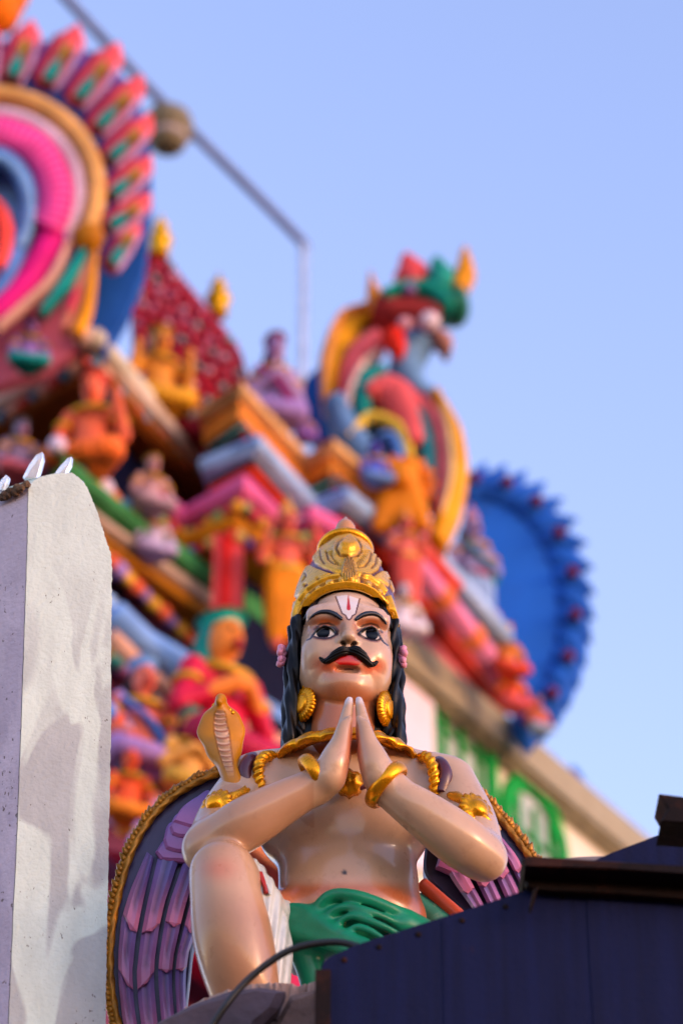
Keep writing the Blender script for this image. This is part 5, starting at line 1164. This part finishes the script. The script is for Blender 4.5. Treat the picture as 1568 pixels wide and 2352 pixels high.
figure('seated_figure', 'lilac figure just above the left wing rim', 350, 2010, 12.75, 190, 'sit', (176, 130, 186), (150, 120, 190), (196, 110, 90), 20, tall=.6)
figure('seated_figure', 'pale lavender figure on the green ledge left of the red column', 352, 1290, 13.7, 150, 'sit', (188, 168, 196), (170, 150, 190), (150, 110, 60), 22, tall=.5)
figure('seated_figure', 'greyish pink figure tucked under the end of the tan gable', 345, 1185, 13.6, 160, 'sit', (178, 130, 130), (150, 120, 130), (150, 110, 50), 25, tall=.5)
figure('standing_figure', 'coral pink figure just right of the crown', 935, 1400, 14.5, 230, 'stand', (216, 96, 80), (206, 70, 60), (200, 120, 50), 20, arms='one')
figure('seated_figure', 'white robed figure close to the right side of the crown', 928, 1470, 14.2, 150, 'sit', (222, 206, 214), (226, 214, 222), (214, 110, 100), 20, tall=.5)
figure('standing_figure', 'tall pale blue and lilac figure in front of the blue fan', 1092, 1490, 15.6, 320, 'stand', (150, 140, 190), (124, 156, 204), (168, 110, 130), 25, arms='lap', sash=(40, 130, 140))
figure('seated_figure', 'golden orange figure at the lower edge of the blue fan', 1166, 1560, 15.7, 140, 'sit', (206, 106, 40), (206, 60, 40), (190, 130, 40), 25, tall=.5)
figure('seated_figure', 'red orange figure with pale blue crown below the golden one', 1178, 1640, 15.8, 130, 'sit', (212, 74, 44), (206, 70, 70), (130, 170, 206), 25, tall=.5)
figure('seated_figure', 'small coral figure at the lowest point of the blue fan', 1236, 1690, 16.0, 100, 'sit', (206, 90, 76), (140, 160, 190), (120, 150, 190), 25, tall=.5)
figure('seated_figure', 'blue figure low in the yellow flank of the beast', 862, 1120, 14.5, 120, 'sit', (70, 80, 190), (90, 130, 190), (60, 50, 160), 20, tall=.4)

# ---- rearing beast with a gaping mouth
beast = empty('beast_statue', P(930, 1230, 14.9), 'rearing multicoloured beast with open red mouth, teal crest and yellow flanks', 'statue')
BY = 14.9
def rb(pts, w, rgb, name, dy=0.0, thick=.12, **k): return ribbon(pts, [x * 1.22 for x in w], BY + dy, rgb, name, beast, thick, **k)
rb([(850, 730), (798, 758), (766, 830), (752, 930)], [30, 64, 56, 26], (218, 148, 20), 'mane', .1); rb([(846, 716), (782, 742), (752, 826), (744, 936)], [8, 18, 18, 10], (214, 140, 70), 'mane_edge', .02)
rb([(868, 790), (826, 830), (804, 910), (810, 1020)], [40, 62, 56, 40], (208, 78, 84), 'neck', .06, .16); rb([(884, 866), (846, 880), (832, 940), (842, 990)], [40, 50, 40, 14], (12, 118, 112), 'neck_stripe', -.06, .12)
rb([(842, 930), (890, 916), (932, 966), (955, 1050)], [40, 84, 84, 60], (210, 76, 78), 'breast', -.02, .2); rb([(900, 900), (950, 950), (978, 1030), (985, 1160)], [16, 30, 32, 26], (24, 96, 108), 'stripe', -.08, .12)
rb([(960, 930), (1004, 990), (1022, 1080), (1010, 1200)], [20, 44, 48, 34], (206, 88, 96), 'flank', -.04, .14); rb([(1000, 916), (1040, 1000), (1050, 1090), (1030, 1180), (1000, 1260)], [18, 36, 40, 50, 40], (220, 144, 22), 'flank_edge', -.06, .14)
rb([(770, 930), (800, 1000), (850, 1060), (880, 1090)], [50, 60, 56, 30], (84, 124, 172), 'foreleg', -.06, .14); rb([(960, 790), (930, 850), (960, 910), (1000, 930)], [60, 66, 50, 30], (84, 122, 160), 'jaw', .02, .16)
rb([(800, 1010), (850, 960), (920, 990), (940, 1070), (930, 1160)], [14, 20, 22, 22, 14], (228, 190, 60), 'band', -.14, .06); rb([(868, 1010), (896, 1004), (916, 1040), (914, 1090)], [10, 20, 22, 12], (70, 120, 200), 'band', -.16, .06)
rb([(866, 812), (828, 846), (800, 920), (800, 1000)], [8, 10, 12, 8], (232, 200, 190), 'band', -.12, .05); rb([(1012, 930), (1030, 1000), (1036, 1090), (1014, 1190)], [6, 10, 12, 8], (240, 214, 150), 'band', -.16, .05)
rb([(868, 720), (900, 735), (950, 740), (1010, 752)], [60, 74, 70, 60], (130, 36, 36), 'face', .02, .22); rb([(880, 700), (930, 680), (990, 686), (1030, 720)], [26, 36, 40, 30], (12, 120, 100), 'brow_ridge', -.1, .16)
rb([(900, 772), (912, 800), (915, 822)], [46, 36, 8], (206, 30, 12), 'tongue', -.16, .1); rb([(1010, 700), (1046, 712), (1056, 690)], [50, 56, 30], (20, 84, 66), 'cheek', -.02, .16)
rb([(930, 604), (944, 630), (950, 664)], [26, 70, 34], (214, 66, 70), 'crest', .0, .12); rb([(1000, 612), (1012, 640), (1010, 672)], [24, 56, 44], (22, 128, 110), 'crest', -.02, .12); rb([(1066, 590), (1066, 634), (1048, 676)], [18, 44, 30], (204, 126, 16), 'crest', .02, .12)
rb([(850, 640), (858, 680), (880, 716)], [6, 30, 54], (206, 120, 30), 'horn', .04, .1); rb([(1000, 776), (1018, 790), (1024, 812)], [30, 40, 16], (170, 110, 90), 'beard', .0, .1)
rb([(800, 940), (850, 1000), (890, 1080)], [70, 120, 90], (92, 120, 188), 'shoulder', .22, .1)
for (u, v, r, c) in ((986, 738, .07, (226, 206, 214)), (930, 744, .05, (214, 150, 160)), (940, 664, .05, (120, 90, 140))):
    V, F = lathe([(r * .1, -r), (r * .7, -r * .7), (r, 0), (r * .7, r * .7), (r * .1, r)], P(u, v, BY - .22), (0, -1, -.5), 14); mesh('eye', V, F, em(c, rough=.3), beast)
def lion():
    p = []; o = empty('lion_figure', P(925, 1200, 14.6), 'golden orange lion head figure below the rearing beast', 'figure', 'painted figures on the tower'); f = far_px(1110, 14.6)
    c = P(920, 1105, 14.6); p = [ell(c, np.array([46, 40, 50]) * f, .03), ell(c + np.array([.0, -.1, -.06]), np.array([26, 22, 22]) * f, .04)]
    for sg in (-1, 1): p += [ell(c + np.array([sg * .09, -.02, .12]), np.array([14, 10, 18]) * f, .03), cap(c + np.array([sg * .08, .0, -.1]), c + np.array([sg * .14, -.02, -.36]), .06, .05, .04)]
    p.append(ell(c + np.array([0, .05, -.22]), (.16, .12, .2), .05)); V, F = sculpt(p, .02); mesh('body', V, F, em((208, 112, 20)), o)
    for k in range(14):
        a = 2 * math.pi * k / 14; V, F = lathe([(.05, 0), (.045, .06), (.01, .12)], c + .12 * np.array([math.cos(a), .2, math.sin(a)]), (math.cos(a), .1, math.sin(a)), 8); mesh('mane_tuft', V, F, em((190, 86, 16)), o)
lion()
# blue plate behind the beast, blue toothed fan at the right
def disc(name, label, cu, cv, ru, rv, Y, a0, a1, rgb, teeth=0, trgb=(20, 30, 70)):
    pts = [(cu + ru * math.cos(rad(a)), cv - rv * math.sin(rad(a))) for a in np.linspace(a0, a1, 48)]; o = empty(name, P(cu, cv + rv, Y), label, 'ornament')
    V, F = slabmesh([P(u, v, Y) for u, v in pts], (.02, .16, 0), .03); mesh('plate', V, F, em(rgb, vary=.12, scale=2), o, False)
    for i in range(teeth):
        a = rad(a0 + (a1 - a0) * (i + .5) / teeth); c = P(cu + ru * 1.0 * math.cos(a), cv - rv * 1.0 * math.sin(a), Y + .06); d = unit(P(cu + ru * 1.2 * math.cos(a - .12), cv - rv * 1.2 * math.sin(a - .12), Y) - c)
        V, F = lathe([(.1, -.06), (.12, .02), (.1, .1), (.06, .18), (.006, .28)], c, d, 10); t = mesh('tooth', V, F, em((24, 76, 176)), o)
        if i % 2: continue
        V, F = lathe([(.02, -.03), (.05, 0), (.02, .05)], c + np.array([0, -.14, 0]) + d * .06, (0, -1, 0), 8); mesh('stud', V, F, em(trgb), t)
    return o
disc('backing_disc', 'deep blue disc behind the yellow mane of the beast', 760, 925, 78, 92, 15.4, 0, 352, (14, 60, 142))
disc('fan_ornament', 'large blue fan with toothed rim standing against the sky at right', 1098, 1425, 208, 285, 16.2, 100, -62, (26, 84, 190), 17, (80, 20, 48))

# ================================================================== cream building at the right
def building():
    root = empty('cream_building', (1.6, 17, 0), 'cream building with taupe eave and green arched windows at the right', 'building')
    z = zat(920, 1440, 15.2); a = H(860, 1383, z); b = H(1560, 1985, z); d = unit(b - a); n = np.array([d[1], -d[0], 0]); n = n if n[1] < 0 or n[0] > 0 else -n
    back = -n * 3.0; TA = em((146, 136, 108), vary=.08, dirt=.05); h = .25
    def blk(p0, p1, out, zt, zb, m, name):
        q0 = p0 + n * out; q1 = p1 + n * out; V = []
        for zz in (zb, zt): V += [np.array([q0[0], q0[1], zz]), np.array([q1[0], q1[1], zz]), np.array([q1[0], q1[1], zz]) + back, np.array([q0[0], q0[1], zz]) + back]
        return mesh(name, V, [(0, 3, 2, 1), (4, 5, 6, 7), (0, 1, 5, 4), (1, 2, 6, 5), (2, 3, 7, 6), (3, 0, 4, 7)], m, root, False)
    blk(a, b, 0, z, z - h, TA, 'fascia'); blk(a, b, -.05, z - h, z - h - .05, em((128, 118, 92)), 'drip')
    blk(a, b, -.13, z - h - .05, 0, em((232, 224, 200), vary=.06, dirt=.1), 'wall')
    wp = a - n * .13; o_ = np.array([0, 0, CAMZ])
    # pinkish end pier
    q0 = a - n * .13; g = lambda u, v, off=0.0: on_plane(u, v, wp + n * off, n)
    V, F = boxmesh(g(905, 2000, 0), g(985, 2000, 0) - g(905, 2000, 0), -n * -.06, (0, 0, z - h - .06 - g(905, 2000, 0)[2])); 
    mesh('pier', V, F, em((236, 212, 222), vary=.05), root, False)
    def window(cx, zc, w, hh):                           # in wall coordinates
        W = lambda s, t, off: wp + d * (cx + s) + np.array([0, 0, -wp[2] + zc + t]) + n * off
        def outline(k, off): return [W(-w * k, -hh, off)] + [W(w * k * math.cos(x), (hh * .2 + w * 1.0 * math.sin(x)) * (1 if k >= 1 else k + .02), off) for x in np.linspace(math.pi, 0, 14)] + [W(w * k, -hh, off)]
        o = outline(1.0, .05); i_ = outline(.76, .05); m = len(o); V = o + i_ + [q - n * .06 for q in o] + [q - n * .06 for q in i_]; F = []
        for k in range(m - 1): F += [(k, k + 1, m + k + 1, m + k), (k, 2 * m + k, 2 * m + k + 1, k + 1), (m + k, m + k + 1, 3 * m + k + 1, 3 * m + k)]
        f = mesh('window', V, F, em((6, 124, 36)), root, False)
        q = outline(.86, .01); V, F = slabmesh(q, -n * .02); mesh('pane', V, F, em((176, 190, 182), rough=.25, vary=.3, scale=3), f, False)
        for k in (-.5, 0, .5):
            V, F = boxmesh(W(w * k - .018, -hh, .012), d * .036, n * .03, (0, 0, hh * 1.15 + w * .55)); mesh('bar', V, F, em((6, 124, 36)), f, False)
        for t in (.12, -.35):
            V, F = boxmesh(W(-w * .84, hh * t, .012), d * w * 1.68, n * .025, (0, 0, .035)); mesh('bar', V, F, em((18, 96, 40)), f, False)
    for (u, v) in ((1050, 1735), (1222, 1965)):
        c = g(u, v); s_ = np.dot(c - wp, d); window(s_, c[2], .44, .66)
    c = H(1375, 1800, z + .1); c = a + d * np.dot(c - a, d) - n * .2
    V, F = lathe([(.07, 0), (.09, .06), (.05, .1), (.08, .16), (.06, .22), (.01, .3)], np.array([c[0], c[1], z]), (0, 0, 1), 12); mesh('roof_knob', V, F, em((40, 80, 170)), root)
building()

# ================================================================== lamp pole
def pole():
    Y = 17.2; root = empty('lamp_pole', (P(700, 560, Y)[0], Y, 0), 'thin grey lamp pole with a bent arm reaching up over the arch', 'lamp pole'); m = em((128, 142, 178), rough=.5, dirt=0)
    t = P(697, 562, Y); r = .034; V, F = tube([np.array([t[0], t[1], 0]), t], [r * 1.2, r], 12, up=(0, 1, 0)); mesh('post', V, F, em((168, 182, 206), rough=.5, dirt=0), root)
    q = catmull([t - np.array([0, 0, .03]), P(690, 552, Y), P(560, 420, Y - .4), P(440, 302, Y - .8), P(330, 190, Y - 1.2), P(110, -50, Y - 1.9)], 6); V, F = tube(q, r * 1.15, 12, up=(0, 1, 0)); mesh('arm', V, F, em((92, 104, 148), rough=.5, dirt=0), root)
    c = P(386, 290, Y - .95); V, F = lathe([(.02, .19), (.08, .16), (.175, .09), (.2, 0), (.19, -.08), (.15, -.11), (.135, -.2), (.08, -.24), (.01, -.25)], c, (0, 0, 1), 20)
    lm = mesh('lantern', V, F, em((96, 88, 66), rough=.4), root); V, F = lathe([(.152, -.105), (.158, -.13), (.148, -.16)], c, (0, 0, 1), 20); mesh('lantern_band', V, F, em((150, 140, 140)), lm)
pole()
